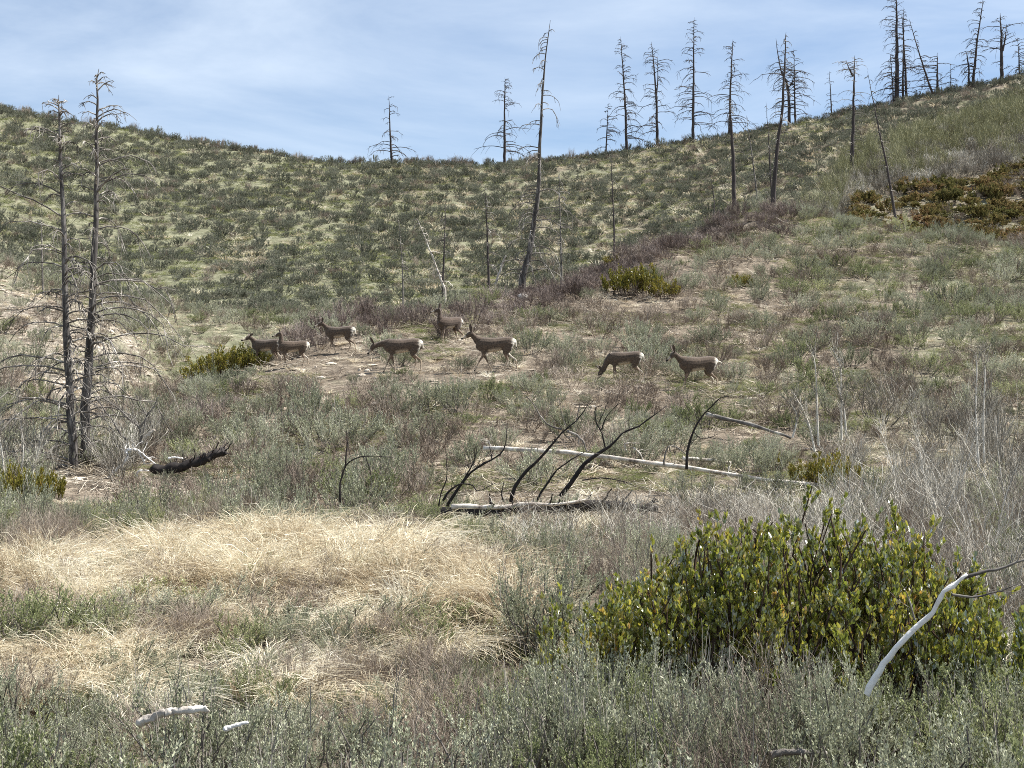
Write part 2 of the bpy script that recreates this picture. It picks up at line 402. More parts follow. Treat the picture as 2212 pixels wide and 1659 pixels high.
def shrub(seed, H=0.8, Rr=0.55, n1=14, n2=160, n3=0, leaf_n=20, leaf=(0.018, 0.005), tw=(0.16, 0.28), w1=0.012, w2=0.0035,
          upw=0.6, leaf_ang=0.7, stalks=0, split=False, mats=(None, None), stemtint=(0.2, 0.8), hexa=False, leaf_up=0.0, cluster=False, lean=0.0, t1=(0.0, 0.55), bs=0.2):
    """shrub: woody stems, upright twigs, small leaves; returns one or two meshes"""
    r = np.random.default_rng(seed)
    gs = Geo(); gl = gs if not split else Geo()
    lm = 1 if not split else 0
    az = r.uniform(0, 2 * np.pi, n1); q = np.sqrt(r.uniform(0.02, 1, n1))
    ex = np.stack([np.cos(az) * q * Rr * 0.95 + lean, np.sin(az) * q * Rr * 0.95, H * (1 - 0.45 * q ** 2) * r.uniform(0.7, 0.95, n1)], 1)
    b0 = np.stack([np.cos(az) * q * Rr * bs, np.sin(az) * q * Rr * bs, np.full(n1, -0.06)], 1)
    d = ex - b0; L = np.linalg.norm(d, axis=1) * r.uniform(0.72, 0.92, n1)
    P1 = curves_from(b0, norm(d), L, 6, np.stack([np.zeros(n1), np.zeros(n1), r.uniform(-0.1, 0.12, n1)], 1), r, 0.035)
    rad = w1 * np.linspace(1, 0.35, 6)[None, :] * r.uniform(0.6, 1.1, (n1, 1))
    tubes(gs, P1, rad, 3, r.uniform(t1[0], t1[1], n1))
    idx = r.integers(0, n1, n2); t = r.uniform(0.12, 1, n2) ** 0.6
    B, T = sample_on(P1, idx, t)
    D2 = norm(T * 0.55 + np.array([0, 0, upw]) + rnd_dir(n2, r) * 0.55)
    L2 = r.uniform(*tw, n2) * H / 0.8
    P2 = curves_from(B, D2, L2, 4, np.stack([np.zeros(n2), np.zeros(n2), np.full(n2, 0.18)], 1), r, 0.03)
    ribbons(gs, P2, w2 * np.linspace(1, 0.6, 4)[None], rnd_dir(n2, r) * np.array([1, 1, .3]), r.uniform(*stemtint, n2))
    if n3:
        idx3 = r.integers(0, n2, n3); B3, T3 = sample_on(P2, idx3, r.uniform(0.15, 1, n3))
        D3 = norm(T3 * 0.8 + rnd_dir(n3, r) * 0.75 + np.array([0, 0, 0.25]))
        P3 = curves_from(B3, D3, L2[idx3] * r.uniform(0.3, 0.65, n3), 3, rnd_dir(n3, r) * 0.1, r, 0.03)
        ribbons(gs, P3, w2 * 0.75, rnd_dir(n3, r) * np.array([1, 1, .3]), r.uniform(stemtint[0], 1.0, n3))
    if leaf_n:
        nl = n2 * leaf_n; idl = np.repeat(np.arange(n2), leaf_n)
        tl = r.uniform(0.1, 1.0, nl) if not cluster else 1 - r.uniform(0, 0.8, nl) ** 1.5
        Cl, Tl = sample_on(P2, idl, np.clip(tl, 0, 1))
        Dl = norm(Tl + rnd_dir(nl, r) * leaf_ang + np.array([0, 0, leaf_up]))
        Sl = norm(np.cross(Dl, rnd_dir(nl, r)))
        tint = np.clip(r.normal(0.5, 0.2, nl) + np.repeat(r.normal(0, 0.13, n2), leaf_n), 0, 1)
        leaves(gl, Cl, Dl, Sl, leaf[0] * r.uniform(0.6, 1.2, nl), leaf[1] * r.uniform(0.7, 1.2, nl), tint, lm, hexa)
    if stalks:
        idx = r.integers(0, n2, stalks); B, T = sample_on(P2, idx, r.uniform(0.7, 1, stalks))
        P = curves_from(B, norm(np.array([0, 0, 1.0]) + rnd_dir(stalks, r) * 0.16), r.uniform(0.10, 0.26, stalks) * H / 0.8, 4, rnd_dir(stalks, r) * 0.08, r, 0.02)
        ribbons(gs, P, w2 * 1.1, rnd_dir(stalks, r) * np.array([1, 1, .2]), r.uniform(0.6, 1.0, stalks))
    if split:
        return gs.mesh('stems', [mats[0]]), gl.mesh('foliage', [mats[1]])
    return gs.mesh('shrub', list(mats) if leaf_n else [mats[0]])

def tuft(seed, n=60, H=(0.3, 0.6), Rr=0.15, arch=0.6, w=0.006, k=5, lean=(0, 0), mat=None, spread=0.35, tint=(0.1, 1.0)):
    r = np.random.default_rng(seed); g = Geo()
    a = r.uniform(0, 2 * np.pi, n); q = np.sqrt(r.uniform(0, 1, n))
    b = np.stack([np.cos(a) * q * Rr, np.sin(a) * q * Rr, np.full(n, -0.02)], 1)
    a2 = a + r.normal(0, 0.8, n)
    d = norm(np.stack([np.cos(a2) * spread + lean[0] * 0.3, np.sin(a2) * spread + lean[1] * 0.3, np.ones(n)], 1))
    L = r.uniform(*H, n)
    bend = np.stack([np.cos(a2) * arch * 0.6 + lean[0], np.sin(a2) * arch * 0.6 + lean[1], -r.uniform(0.5, 1.1, n) * arch], 1)
    P = curves_from(b, d, L, k, bend, r, 0.02)
    P[..., 2] = np.maximum(P[..., 2], 0.01 + 0.03 * r.uniform(size=(n, 1)))
    side = norm(np.cross(d, bend) + rnd_dir(n, r) * 0.3)
    ribbons(g, P, w * np.array(list(np.linspace(1, 0.75, k - 1)) + [0.25])[None], side, r.uniform(*tint, n))
    return g.mesh('tuft', [mat])

def stone_mesh(seed, mat, sx=1, sy=.8, sz=.55):
    r = np.random.default_rng(seed); import bmesh
    bm = bmesh.new(); bmesh.ops.create_icosphere(bm, subdivisions=2, radius=0.5)
    for v in bm.verts:
        c = v.co.copy()
        f = 1 + 0.9 * float(fbm(c.x * 2.2 + seed * 7, c.y * 2.2 + c.z * 1.7, seed))
        v.co = Vector((c.x * sx, c.y * sy, c.z * sz)) * f
    me = bpy.data.meshes.new('stone'); bm.to_mesh(me); bm.free(); me.materials.append(mat)
    a = me.attributes.new('tint', 'FLOAT', 'FACE'); a.data.foreach_set('value', r.uniform(0.35, 0.65, len(me.polygons)).astype(np.float32))
    return me

# ------------------------------------------------------------------ scene objects
def link(o, parent=None):
    C.objects.link(o)
    if parent is not None: o.parent = parent
    return o
def tag(o, label=None, cat=None, group=None, kind=None):
    if label: o['label'] = label
    if cat: o['category'] = cat
    if group: o['group'] = group
    if kind: o['kind'] = kind
    return o
def empty(name, loc=(0, 0, 0)):
    o = bpy.data.objects.new(name, None); o.location = loc; o.empty_display_size = 0.2
    return link(o)
def ob(name, me, parent=None, loc=(0, 0, 0)):
    o = bpy.data.objects.new(name, me); o.location = loc
    return link(o, parent)

# ground sheet: polar grid round the camera foot, fine inside the view
th = np.concatenate([np.linspace(-np.pi, -0.48, 60, endpoint=False), np.linspace(-0.48, 0.48, 760, endpoint=False), np.linspace(0.48, np.pi, 60)])
rr = np.concatenate([[0.05], np.geomspace(1.0, 24, 90, endpoint=False), np.linspace(24, 180, 430, endpoint=False), np.geomspace(180, 2500, 26)])
TH, RR = np.meshgrid(th, rr)
GX, GYY = RR * np.sin(TH), RR * np.cos(TH)
GZ = h(GX, GYY)
g = Geo()
nr, nth = GX.shape
idx = np.arange(nr * nth).reshape(nr, nth)
F = np.stack([idx[:-1, :-1], idx[:-1, 1:], idx[1:, 1:], idx[1:, :-1]], -1).reshape(-1, 4)
g.add(np.stack([GX, GYY, GZ], -1), F)
gm = g.mesh('hillside', [M['ground']], smooth=True)
pts = np.stack([GX, np.maximum(GYY, 4), GZ], -1).reshape(-1, 3)
gx, gy = proj(pts); Yv = pts[:, 1]

def sm(a, b, v): t = np.clip((v - a) / (b - a), 0, 1); return t * t * (3 - 2 * t)
def scree_w(X, Y, gx, gy):
    lim = np.interp(gx, [-400, 0, 120, 200, 300, 400, 470], [62, 64, 62, 60, 58, 52, 40])
    return sm(38, 44, Y) * (1 - sm(lim - 1, lim + 5, Y)) * (1 - sm(370, 480, gx)) * (0.75 + .5 * (vnoise(X / 3, Y / 3, 61) - .3))
zone = np.zeros((len(pts), 4), np.float32); zone[:, 3] = 1
zone[:, 0] = np.where(Yv > np.interp(gx, [300, 700, 1100, 1400, 1600, 1900], [50, 56, 60, 69, 78, 78]), np.interp(gx, [0, 300, 800, 1300, 2200], [0.58, 0.62, 0.56, 0.44, 0.42]), np.interp(gx, [300, 1100, 1500, 2200], [0.20, 0.20, 0.20, 0.52]))
zone[:, 0] = np.where(Yv < 27, 0.30, zone[:, 0])
zone[:, 1] = scree_w(pts[:, 0], Yv, gx, gy) * 0.75
# bare sandy patches round the deer
for (cx, cy, rx, ry, s) in [(1000, 780, 90, 50, .45), (1300, 730, 110, 25, .4), (800, 700, 60, 20, .3), (1550, 560, 120, 60, .3), (1230, 640, 60, 12, .45)]:
    e = np.exp(-((gx - cx) / rx) ** 2 - ((gy - cy) / ry) ** 2) * (Yv > 30) * (Yv < 75)
    zone[:, 1] = np.maximum(zone[:, 1], s * e + 0)
ca = gm.color_attributes.new('zone', 'FLOAT_COLOR', 'POINT'); ca.data.foreach_set('color', zone.ravel())
tag(ob('terrain', gm), 'sloping ground of grassy hillside, stony mound and flat brushy foreground', kind='structure')

# ------------------------------------------------------------------ deer
def loft_part(g, cols, pts, ry, rz, col, seg=14, cap=True, up=(0, 0, 1)):
    P = np.array(pts, float); k = len(P)
    T = np.gradient(P, axis=0); T = norm(T)
    side = np.array([0, 1.0, 0]); S = norm(side - T * (T @ side)[:, None]); U = np.cross(T, S)
    a = np.arange(seg) * 2 * np.pi / seg
    V = P[:, None, :] + np.cos(a)[None, :, None] * S[:, None, :] * np.array(ry)[:, None, None] + np.sin(a)[None, :, None] * U[:, None, :] * np.array(rz)[:, None, None]
    off = len(g[0]) and sum(len(v) for v in g[0]) or 0
    V = V.reshape(-1, 3); g[0].append(V)
    for i in range(k - 1):
        for j in range(seg):
            g[1].append([off + i * seg + j, off + i * seg + (j + 1) % seg, off + (i + 1) * seg + (j + 1) % seg, off + (i + 1) * seg + j])
    g[1].append([off + j for j in range(seg)][::-1]); g[1].append([off + (k - 1) * seg + j for j in range(seg)])
    c = np.array(col, float)
    if c.ndim == 1: c = np.repeat(c[None], k, 0)
    cols.append(np.repeat(c, seg, 0))

def dens(pts, n):
    """resample a polyline of (values) smoothly with Catmull-Rom"""
    A = np.array(pts, float); k = len(A); t = np.linspace(0, k - 1, n); out = []
    for u in t:
        i = min(int(u), k - 2); f = u - i
        p0, p1, p2, p3 = A[max(i - 1, 0)], A[i], A[i + 1], A[min(i + 2, k - 1)]
        out.append(0.5 * ((2 * p1) + (-p0 + p2) * f + (2 * p0 - 5 * p1 + 4 * p2 - p3) * f * f + (-p0 + 3 * p1 - 3 * p2 + p3) * f ** 3))
    return np.array(out)

LEGC = (0.19, 0.135, 0.095); BROWN = (0.102, 0.074, 0.054); DARKB = (0.085, 0.062, 0.048); TAN = (0.42, 0.33, 0.235); WHITE = (0.66, 0.61, 0.52); BLACK = (0.015, 0.012, 0.010); PALE = (0.42, 0.35, 0.27)

def deer(loc, yaw, label, neck, head_yaw=0.0, head_pitch=-0.25, legs=((0.06, 0), (-0.08, 0), (0.08, 0), (-0.08, 0)), scale=1.0, ear=0.5, tail=0.0, pitch=0.0, bodyc=BROWN, drop=(0, 0, 0, 0)):
    """neck: list of two (x, y, z) points after the shoulder (throat base is fixed); legs: fore/aft offset of feet FL FR RL RR"""
    g = [[], []]; cols = []
    body = dens([(-.60, .80, .025, .05), (-.575, .82, .085, .13), (-.48, .845, .135, .185), (-.30, .835, .150, .200), (-.10, .805, .158, .205), (.10, .785, .165, .225),
                 (.28, .785, .155, .235), (.42, .81, .125, .200), (.52, .84, .080, .12)], 22)
    c = np.array([bodyc] * 22)
    loft_part(g, cols, np.stack([body[:, 0], 0 * body[:, 0], body[:, 1]], 1), body[:, 2], body[:, 3], c)
    # neck and head
    n0 = (.36, 0, .86); n1, n2 = neck
    nk = dens([(*n0, .100, .175), ((n0[0] + n1[0]) / 2 + .03, (n1[1]) / 2, (n0[2] + n1[2]) / 2, .084, .130), (*n1, .066, .092), (*n2, .060, .076)], 12)
    loft_part(g, cols, nk[:, :3], nk[:, 3], nk[:, 4], bodyc)
    hp = Vector(n2)
    hd = Vector((math.cos(head_yaw) * math.cos(head_pitch), math.sin(head_yaw) * math.cos(head_pitch), math.sin(head_pitch)))
    hs_ = Vector((-math.sin(head_yaw), math.cos(head_yaw), 0)); hu = hd.cross(hs_) * -1
    if hu.z < 0: hu = -hu
    def H_(f, s, u): return hp + (hd * f + hs_ * s + hu * u) * 1.15
    hl = dens([(-.05, .01, .045, .055), (.02, .025, .062, .072), (.09, .015, .058, .068), (.16, -.005, .040, .046), (.23, -.018, .029, .032), (.285, -.022, .024, .026), (.305, -.022, .012, .014)], 14)
    hc = [bodyc if f < .15 else (PALE if f < .26 else BLACK) for f in hl[:, 0]]
    off = sum(len(v) for v in g[0])
    # head loft in its own frame
    seg = 14; a = np.arange(seg) * 2 * np.pi / seg; Vh = []
    for f, u, ry, rz in hl:
        for aa in a: Vh.append(H_(f, math.cos(aa) * ry, u + math.sin(aa) * rz))
    g[0].append(np.array([list(v) for v in Vh])); k = len(hl)
    for i in range(k - 1):
        for j in range(seg): g[1].append([off + i * seg + j, off + i * seg + (j + 1) % seg, off + (i + 1) * seg + (j + 1) % seg, off + (i + 1) * seg + j])
    g[1].append([off + j for j in range(seg)][::-1]); g[1].append([off + (k - 1) * seg + j for j in range(seg)])
    cols.append(np.repeat(np.array(hc, float), seg, 0))
    # ears: cupped blades
    for s in (-1, 1):
        o2 = sum(len(v) for v in g[0]); Ve = []
        base = H_(-.005, s * .045, .065); ed = (hs_ * s * ear + hu * (1.1 - ear) + hd * -.22).normalized()
        ew = (hd * .55 + hs_ * s * -.5 + hu * .2); ew = (ew - ed * ew.dot(ed)).normalized(); en = ed.cross(ew)
        prof = [(0, .022), (.06, .045), (.13, .054), (.20, .040), (.25, .010)]
        for f, w in prof:
            for aa in a: Ve.append(base + ed * f + ew * math.cos(aa) * w + en * math.sin(aa) * .013)
        g[0].append(np.array([list(v) for v in Ve]))
        for i in range(4):
            for j in range(seg): g[1].append([o2 + i * seg + j, o2 + i * seg + (j + 1) % seg, o2 + (i + 1) * seg + (j + 1) % seg, o2 + (i + 1) * seg + j])
        g[1].append([o2 + j for j in range(seg)][::-1]); g[1].append([o2 + 4 * seg + j for j in range(seg)])
        cols.append(np.repeat(np.array([DARKB] * 5, float), seg, 0))
    # legs
    fr = [(.30, .78, .075, .125), (.31, .62, .056, .085), (.31, .50, .038, .052)]
    for s, (dx, lift) in zip((1, -1), legs[:2]):
        dz = drop[0 if s > 0 else 1]
        pts = fr + [(.31 + dx * .42 + (.06 if lift else 0), .33 + lift * .3 + dz * .4, .024, .028), (.31 + dx * .72 + (.0 if not lift else -.04), .18 + lift * .6 + dz * .7, .016, .018), (.30 + dx * .95 - (.10 if lift else 0), .065 + lift + dz, .018, .020), (.33 + dx - (.10 if lift else 0), .0 + lift + dz, .026, .030)]
        L = dens(pts, 18)
        y = np.interp(L[:, 1], [0, .5, .8], [.065, .07, .07]) * s
        lc = [bodyc if z > .50 else (LEGC if z > .30 else (TAN if z > .04 else BLACK)) for z in L[:, 1]]
        loft_part(g, cols, np.stack([L[:, 0], y, L[:, 1]], 1), L[:, 2], L[:, 3], lc, 10)
    for s, (dx, lift) in zip((1, -1), legs[2:]):
        dz = drop[2 if s > 0 else 3]
        pts = [(-.42, .84, .085, .165), (-.38, .68, .076, .135), (-.33, .56, .052, .090), (-.42 + dx * .4, .43 + lift * .3 + dz * .3, .028, .038), (-.50 + dx * .62, .34 + lift * .5 + dz * .4, .022, .030), (-.48 + dx * .8, .20 + lift * .7 + dz * .7, .017, .020),
               (-.46 + dx * .95, .065 + lift + dz, .019, .022), (-.42 + dx, .0 + lift + dz, .026, .030)]
        L = dens(pts, 20)
        y = np.interp(L[:, 1], [0, .5, .8], [.075, .08, .065]) * s
        lc = [bodyc if z > .52 else (LEGC if z > .36 else (TAN if z > .04 else BLACK)) for z in L[:, 1]]
        loft_part(g, cols, np.stack([L[:, 0], y, L[:, 1]], 1), L[:, 2], L[:, 3], lc, 10)
    # tail
    tl = dens([(-.565, .90, .028, .025), (-.61 - .05 * tail, .87, .030, .024), (-.63 - .10 * tail, .80 + .05 * tail, .028, .022), (-.64 - .12 * tail, .72 + .09 * tail, .018, .016), (-.64 - .14 * tail, .67 + .12 * tail, .008, .008)], 10)
    loft_part(g, cols, np.stack([tl[:, 0], 0 * tl[:, 0], tl[:, 1]], 1), tl[:, 2], tl[:, 3], [WHITE] * 7 + [BLACK] * 3, 8)
    V = np.concatenate(g[0]); cols = np.concatenate(cols)
    # pale rump disc, belly, throat, brisket
    V[:, 0] *= .93
    x, y, z = V[:, 0] / .93, V[:, 1], V[:, 2]
    nb = 22 * 14
    isb = np.zeros(len(V), bool); isb[:nb] = True
    rump = (x < -.525) & (z > .58) & (z < .965) | ((x < -.50) & (z > .70) & (z < .93) & (np.abs(y) < .07))
    cols[rump & (cols[:, 0] > .03)] = WHITE
    hind = (x < -.43) & (z > .30) & (z <= .62) & (np.abs(y) < .07)
    cols[hind] = WHITE
    cols[isb & (z < .66) & (x > -.4) & (x < .2)] = PALE
    me = bpy.data.meshes.new('deer_source')
    me.from_pydata([tuple(v) for v in V], [], g[1])
    me.update()
    tmp = bpy.data.objects.new('deer_source', me); C.objects.link(tmp)
    rm = tmp.modifiers.new('remesh', 'REMESH'); rm.mode = 'VOXEL'; rm.voxel_size = 0.011; rm.use_smooth_shade = True
    smm = tmp.modifiers.new('smooth', 'SMOOTH'); smm.factor = 0.5; smm.iterations = 2
    dg = bpy.context.evaluated_depsgraph_get()
    out = bpy.data.meshes.new_from_object(tmp.evaluated_get(dg))
    bpy.data.objects.remove(tmp)
    kd = KDTree(len(V))
    for i, v in enumerate(V): kd.insert(v, i)
    kd.balance()
    n = len(out.vertices); co = np.empty(n * 3, np.float32); out.vertices.foreach_get('co', co); co = co.reshape(-1, 3)
    cc = np.ones((n, 4), np.float32)
    for i in range(n):
        w = 0; acc = np.zeros(3)
        for _, j, dist in kd.find_n(co[i], 3):
            q = 1 / (dist + .01); acc += cols[j] * q; w += q
        cc[i, :3] = acc / w
    at = out.color_attributes.new('coat', 'FLOAT_COLOR', 'POINT'); at.data.foreach_set('color', cc.ravel())
    out.name = 'deer_body'
    out.materials.clear(); out.materials.append(M['hide'])
    o = bpy.data.objects.new('deer', out)
    o.location = loc; o.rotation_euler = (0, pitch, yaw); o.scale = (scale, scale, scale * .91)
    link(o)
    tag(o, label, 'deer', 'mule deer crossing the mound')
    return o

UPN = ((.52, 0, 1.12), (.56, 0, 1.26))        # neck raised
FWD = ((.62, 0, 1.00), (.76, 0, 1.08))        # neck carried forward
LOW = ((.62, 0, .86), (.80, 0, .80))
GRZ = ((.58, 0, .62), (.70, 0, .36))
DEER = []      # (x_left, x_right, y_top, y_feet, Y)
def put_deer(xd, yd, yaw_deg, label, **kw):
    X, Y, Z = hit(xd, yd, 30, 60)
    o = deer((X, Y, Z), R(yaw_deg), label, **kw)
    s = kw.get('scale', 1)
    DEER.append((xd - 62 * s, xd + 55 * s, yd - 125 * s, yd - 6, Y))
    return o
# yaw 180 = facing left
put_deer(575, 792, 163, 'deer at the left end of the herd, nearest the dark green bush, ears spread', neck=((.50, .03, .98), (.62, .04, 1.08)), head_yaw=0.75, head_pitch=-.25, ear=.85, legs=((.10, 0), (-.05, 0), (.05, 0), (-.1, 0)), scale=.90)
put_deer(632, 793, 196, 'deer with raised head and white rump standing directly in front of the leftmost deer', neck=((.43, 0, 1.08), (.45, 0, 1.25)), head_yaw=-.5, head_pitch=-.15, ear=.7, legs=((.02, 0), (-.08, 0), (.10, 0), (-.14, 0)), scale=.85)
put_deer(733, 762, 168, "deer with upright ears on the mound's left shoulder, a hind leg stretched back", neck=((.56, 0, 1.02), (.66, .03, 1.12)), head_yaw=.45, head_pitch=-.3, ear=.55, legs=((-.18, 0), (.10, 0), (-.22, 0), (.12, 0)), scale=.88)
put_deer(868, 803, 180, 'deer walking with its head held low at back level, above a pale sagebrush', neck=LOW, head_yaw=.1, head_pitch=-.75, ear=.35, legs=((.22, 0), (-.10, 0), (-.12, 0), (.10, 0)), scale=1.02)
put_deer(970, 741, 220, 'darkest deer, highest on the mound, head turned up and away from its pale rump', neck=((.44, 0, 1.10), (.47, 0, 1.25)), head_yaw=-.9, head_pitch=-.1, ear=.35, legs=((.05, 0), (-.03, 0), (-.18, 0), (.08, 0)), scale=.88, tail=.5, bodyc=(0.085, 0.060, 0.045))
put_deer(1068, 802, 180, 'deer in mid stride at the centre of the herd with ears pricked, facing left', neck=((.56, 0, 1.00), (.66, .02, 1.10)), head_yaw=.15, head_pitch=-.35, ear=.15, legs=((.26, 0), (-.22, 0), (.18, 0), (-.20, 0)), scale=1.04)
put_deer(1348, 826, 174, 'grazing deer with arched back and head down in the brush', neck=GRZ, head_yaw=.15, head_pitch=-.9, ear=.6, legs=((.02, 0), (-.10, 0), (-.05, 0), (-.14, 0)), scale=.93)
put_deer(1506, 843, 191, 'rightmost deer of the herd, walking alone with its neck stretched forward', neck=((.57, 0, .98), (.68, 0, 1.08)), head_yaw=.1, head_pitch=-.55, ear=.2, legs=((.18, 0), (.05, 0), (-.12, 0), (-.02, 0)), scale=1.0, tail=.9)

# ------------------------------------------------------------------ dead trees
TREEBOX = []
def dead_tree(path, Y, r0, label, seed, spread=60, nb=40, tmin=0.15, droop=0.9, sub=4, br=0.022, mat='bark_far', bmat='bark_far', each=False, asym=0.0,
              shape='cone', group=None, name='dead_pine', up0=0.25, fork=(), thin=0.12, tip=1.0, bury=0.4):
    """path: (x, y) disp points from base to tip at depth Y; branches arch out and droop"""
    r = np.random.default_rng(seed)
    Pd = dens([(x, y) for x, y in path], 18) if len(path) > 2 else np.linspace(path[0], path[1], 18)
    W = np.array([up(x, y, Y) for x, y in Pd])
    W[:, 1] += r.normal(0, 0.15) * np.linspace(0, 1, 18)
    hz = hs(W[0, 0], W[0, 1])
    base = W[0].copy(); base[2] = min(hz, base[2]) if abs(hz - base[2]) < 3 else hz
    if base[2] < W[0, 2] - .05:
        W[0, 2] = base[2]
    Hh = W[-1, 2] - base[2]
    root = empty(name, tuple(base))
    tag(root, label, 'dead tree', group)
    L0 = W - base
    L0[0, 2] -= bury
    g = Geo()
    rad = r0 * (np.linspace(1, 0, 18) ** 0.85 * (1 - thin) + thin * 0.35) * (1 + r.normal(0, .04, 18))
    rad[0] *= 1.15
    wob = r.normal(0, r0 * .10, (18, 3)); wob[:2] = 0
    trunk = L0 + wob
    tubes(g, trunk[None], rad[None], 10, 0.5)
    ts = []
    for fp in fork:
        fW = np.array([up(x, y, Y) for x, y in dens(fp, 10)]) - base
        tubes(g, fW[None], (r0 * .5 * np.linspace(1, .12, 10))[None], 7, .5); ts.append(fW)
    ob('trunk', g.mesh('trunk', [M[mat]], True), root)
    # branches
    paths = []; rads = []; bi_ok = nb > 8
    gaps = [(a, a + r.uniform(.04, .11)) for a in r.uniform(.1, .85, 3)]; side0 = r.uniform(0, 6.28)
    for i in range(nb):
        t = tmin + (.965 - tmin) * ((i + r.uniform(0, .9)) / nb) ** (.9 if shape == 'cone' else 1)
        src = trunk
        if ts and r.uniform() < .3: src = ts[0]; t2 = r.uniform(.2, .95)
        else: t2 = t
        p, T = sample_on(src[None], np.array([0]), np.array([min(t2, .985)])); p = p[0]
        az = r.uniform(0, 2 * np.pi)
        if any(a < t < b for a, b in gaps) and r.uniform() < .6 and bi_ok: continue
        if math.cos(az - side0) < -.2 and r.uniform() < .35: az = side0 + r.uniform(-1.4, 1.4)
        if shape == 'cone': Lr = (1 - t) ** 0.72 * 1.35 + .02
        elif shape == 'round': Lr = 1.2 * math.sin(math.pi * min(1, (t - tmin) / (1 - tmin) * .85 + .22)) ** .7
        else: Lr = .95 * (1 - t) ** .4 + .08
        Lr *= r.uniform(.55, 1.15)
        L = Lr * spread / FD * Y
        dx = math.cos(az); dy = math.sin(az)
        L *= 1 + asym * dx
        if r.uniform() < .18: L *= r.uniform(.15, .5)
        k = 7; tt = np.linspace(0, 1, k)
        dr = droop * r.uniform(.55, 1.25)
        if shape != 'cone' or t < .6: u0 = up0
        else: u0 = up0 + .25
        q = np.stack([p[0] + dx * L * (tt - .18 * dr * tt ** 3), p[1] + dy * L * (tt - .18 * dr * tt ** 3), p[2] + L * (u0 * tt - .62 * dr * tt ** 2.1)], 1)
        q += r.normal(0, .022 * L, q.shape) * tt[:, None]
        q[:, 2] = np.maximum(q[:, 2], .05)
        paths.append(q); rads.append(br * (.6 + .5 * min(1, Lr)) * np.linspace(1, .38, k))
    for bi, (q, rd) in enumerate(zip(paths, rads)):
        g2 = Geo() if each or bi == 0 else g2
        tubes(g2, q[None], rd[None], 5 if each else 3, .5)
        if sub:
            ns = max(1, int(sub * r.uniform(.5, 1.4)))
            bp, bt = sample_on(q[None], np.zeros(ns, int), r.uniform(.25, .98, ns))
            Lq = np.linalg.norm(q[-1] - q[0]) * r.uniform(.12, .42, ns)
            dd = norm(bt * .9 + rnd_dir(ns, r) * .75 + np.array([0, 0, -.25 * droop]))
            sp = curves_from(bp, dd, Lq, 4, np.tile([0, 0, -.35 * droop], (ns, 1)), r, .03)
            tubes(g2, sp, br * .38 * np.linspace(1, .5, 4)[None], 3, .5)
        if each: ob('branch', g2.mesh('branch', [M[bmat]], True), root)
    if not each: ob('bare_crown', g2.mesh('bare_crown', [M[bmat]], True), root)
    TREEBOX.append((path, Y))
    return root

G1 = 'dead pines in the left foreground'
dead_tree([(168, 1064), (152, 880), (140, 600), (131, 350), (124, 203)], 33, .120, 'left trunk of the two tall blackened pines at the left, the shorter one', 1, spread=195, nb=135, tmin=.06, droop=1.0, sub=9, br=.021, mat='bark', bmat='snag_branch', each=True, asym=-.4, group=G1, up0=.38)
dead_tree([(178, 1060), (190, 800), (203, 560), (208, 320), (211, 147)], 33.5, .128, 'right trunk of the two tall blackened pines at the left, the taller one', 2, spread=175, nb=130, tmin=.06, droop=1.05, sub=9, br=.021, mat='bark', bmat='snag_branch', each=True, asym=.35, group=G1, up0=.38)
dead_tree([(92, 640), (88, 540), (84, 465)], 60, .05, 'thin pale snag behind the left blackened pine on the stony slope', 3, spread=30, nb=14, sub=2, br=.012, mat='snag_branch', bmat='snag_branch', group='thin dead snags')
dead_tree([(1124, 612), (1142, 553), (1155, 470), (1164, 400), (1167, 300), (1174, 167), (1187, 44)], 58, .15, 'tallest leaning dead pine at the centre, rising from the mound crest across the skyline', 4, spread=92, nb=92, tmin=.06, droop=1.15, sub=6, br=.023, mat='bark', bmat='snag_branch', each=True, asym=.15, shape='col', group='dead pines', up0=.30)
GR = 'dead pines standing on the skyline ridge'
def ridge(path, label, seed, **kw):
    kw.setdefault('spread', 62); kw.setdefault('nb', 60); kw.setdefault('sub', 5); kw.setdefault('br', .044); kw.setdefault('group', GR); kw.setdefault('droop', .75)
    yb = kw.pop('Y', 150)
    kw['nb'] = int(kw['nb'] * 1.1)
    return dead_tree(path, yb, kw.pop('r0', .27) * .66, label, seed, **kw)
ridge([(847, 356), (843, 290), (840, 207)], 'leftmost dead pine on the skyline, standing alone in the dip of the ridge', 5, spread=58, nb=34, r0=.24, droop=.8)
ridge([(1090, 352), (1090, 260), (1091, 166)], "skyline dead pine with a full cone of branches, just left of the tall leaning pine", 6, spread=62, nb=60)
ridge([(1309, 332), (1311, 280), (1314, 222)], 'small dead pine on the ridge touching the left side of a taller one', 7, spread=36, nb=36, r0=.15)
ridge([(1354, 325), (1350, 220), (1340, 80)], 'dead pine with dense drooping branches, first of the four tall ones at mid ridge', 8, spread=56, nb=74)
ridge([(1420, 316), (1417, 200), (1407, 90)], 'forked dead pine with a second leader, second of the four tall ones at mid ridge', 9, spread=58, nb=74, fork=[[(1417, 215), (1421, 170), (1420, 122)]])
ridge([(1497, 302), (1498, 170), (1499, 38)], 'straight tall dead pine, third and tallest of the four at mid ridge', 10, spread=58, nb=86)
ridge([(1576, 294), (1578, 200), (1583, 84)], 'dead pine with wide level branches, fourth of the tall ones at mid ridge', 11, spread=60, nb=74)
ridge([(1705, 276), (1702, 190), (1686, 150), (1676, 82)], 'crooked dead pine with a forked top on the ridge right of the mid ridge row', 12, spread=55, nb=60, fork=[[(1702, 190), (1712, 175), (1718, 150)]], shape='round')
ridge([(1718, 273), (1717, 190), (1716, 104)], 'slim dead pine close against the right side of the crooked forked one', 13, spread=52, nb=56, r0=.18)
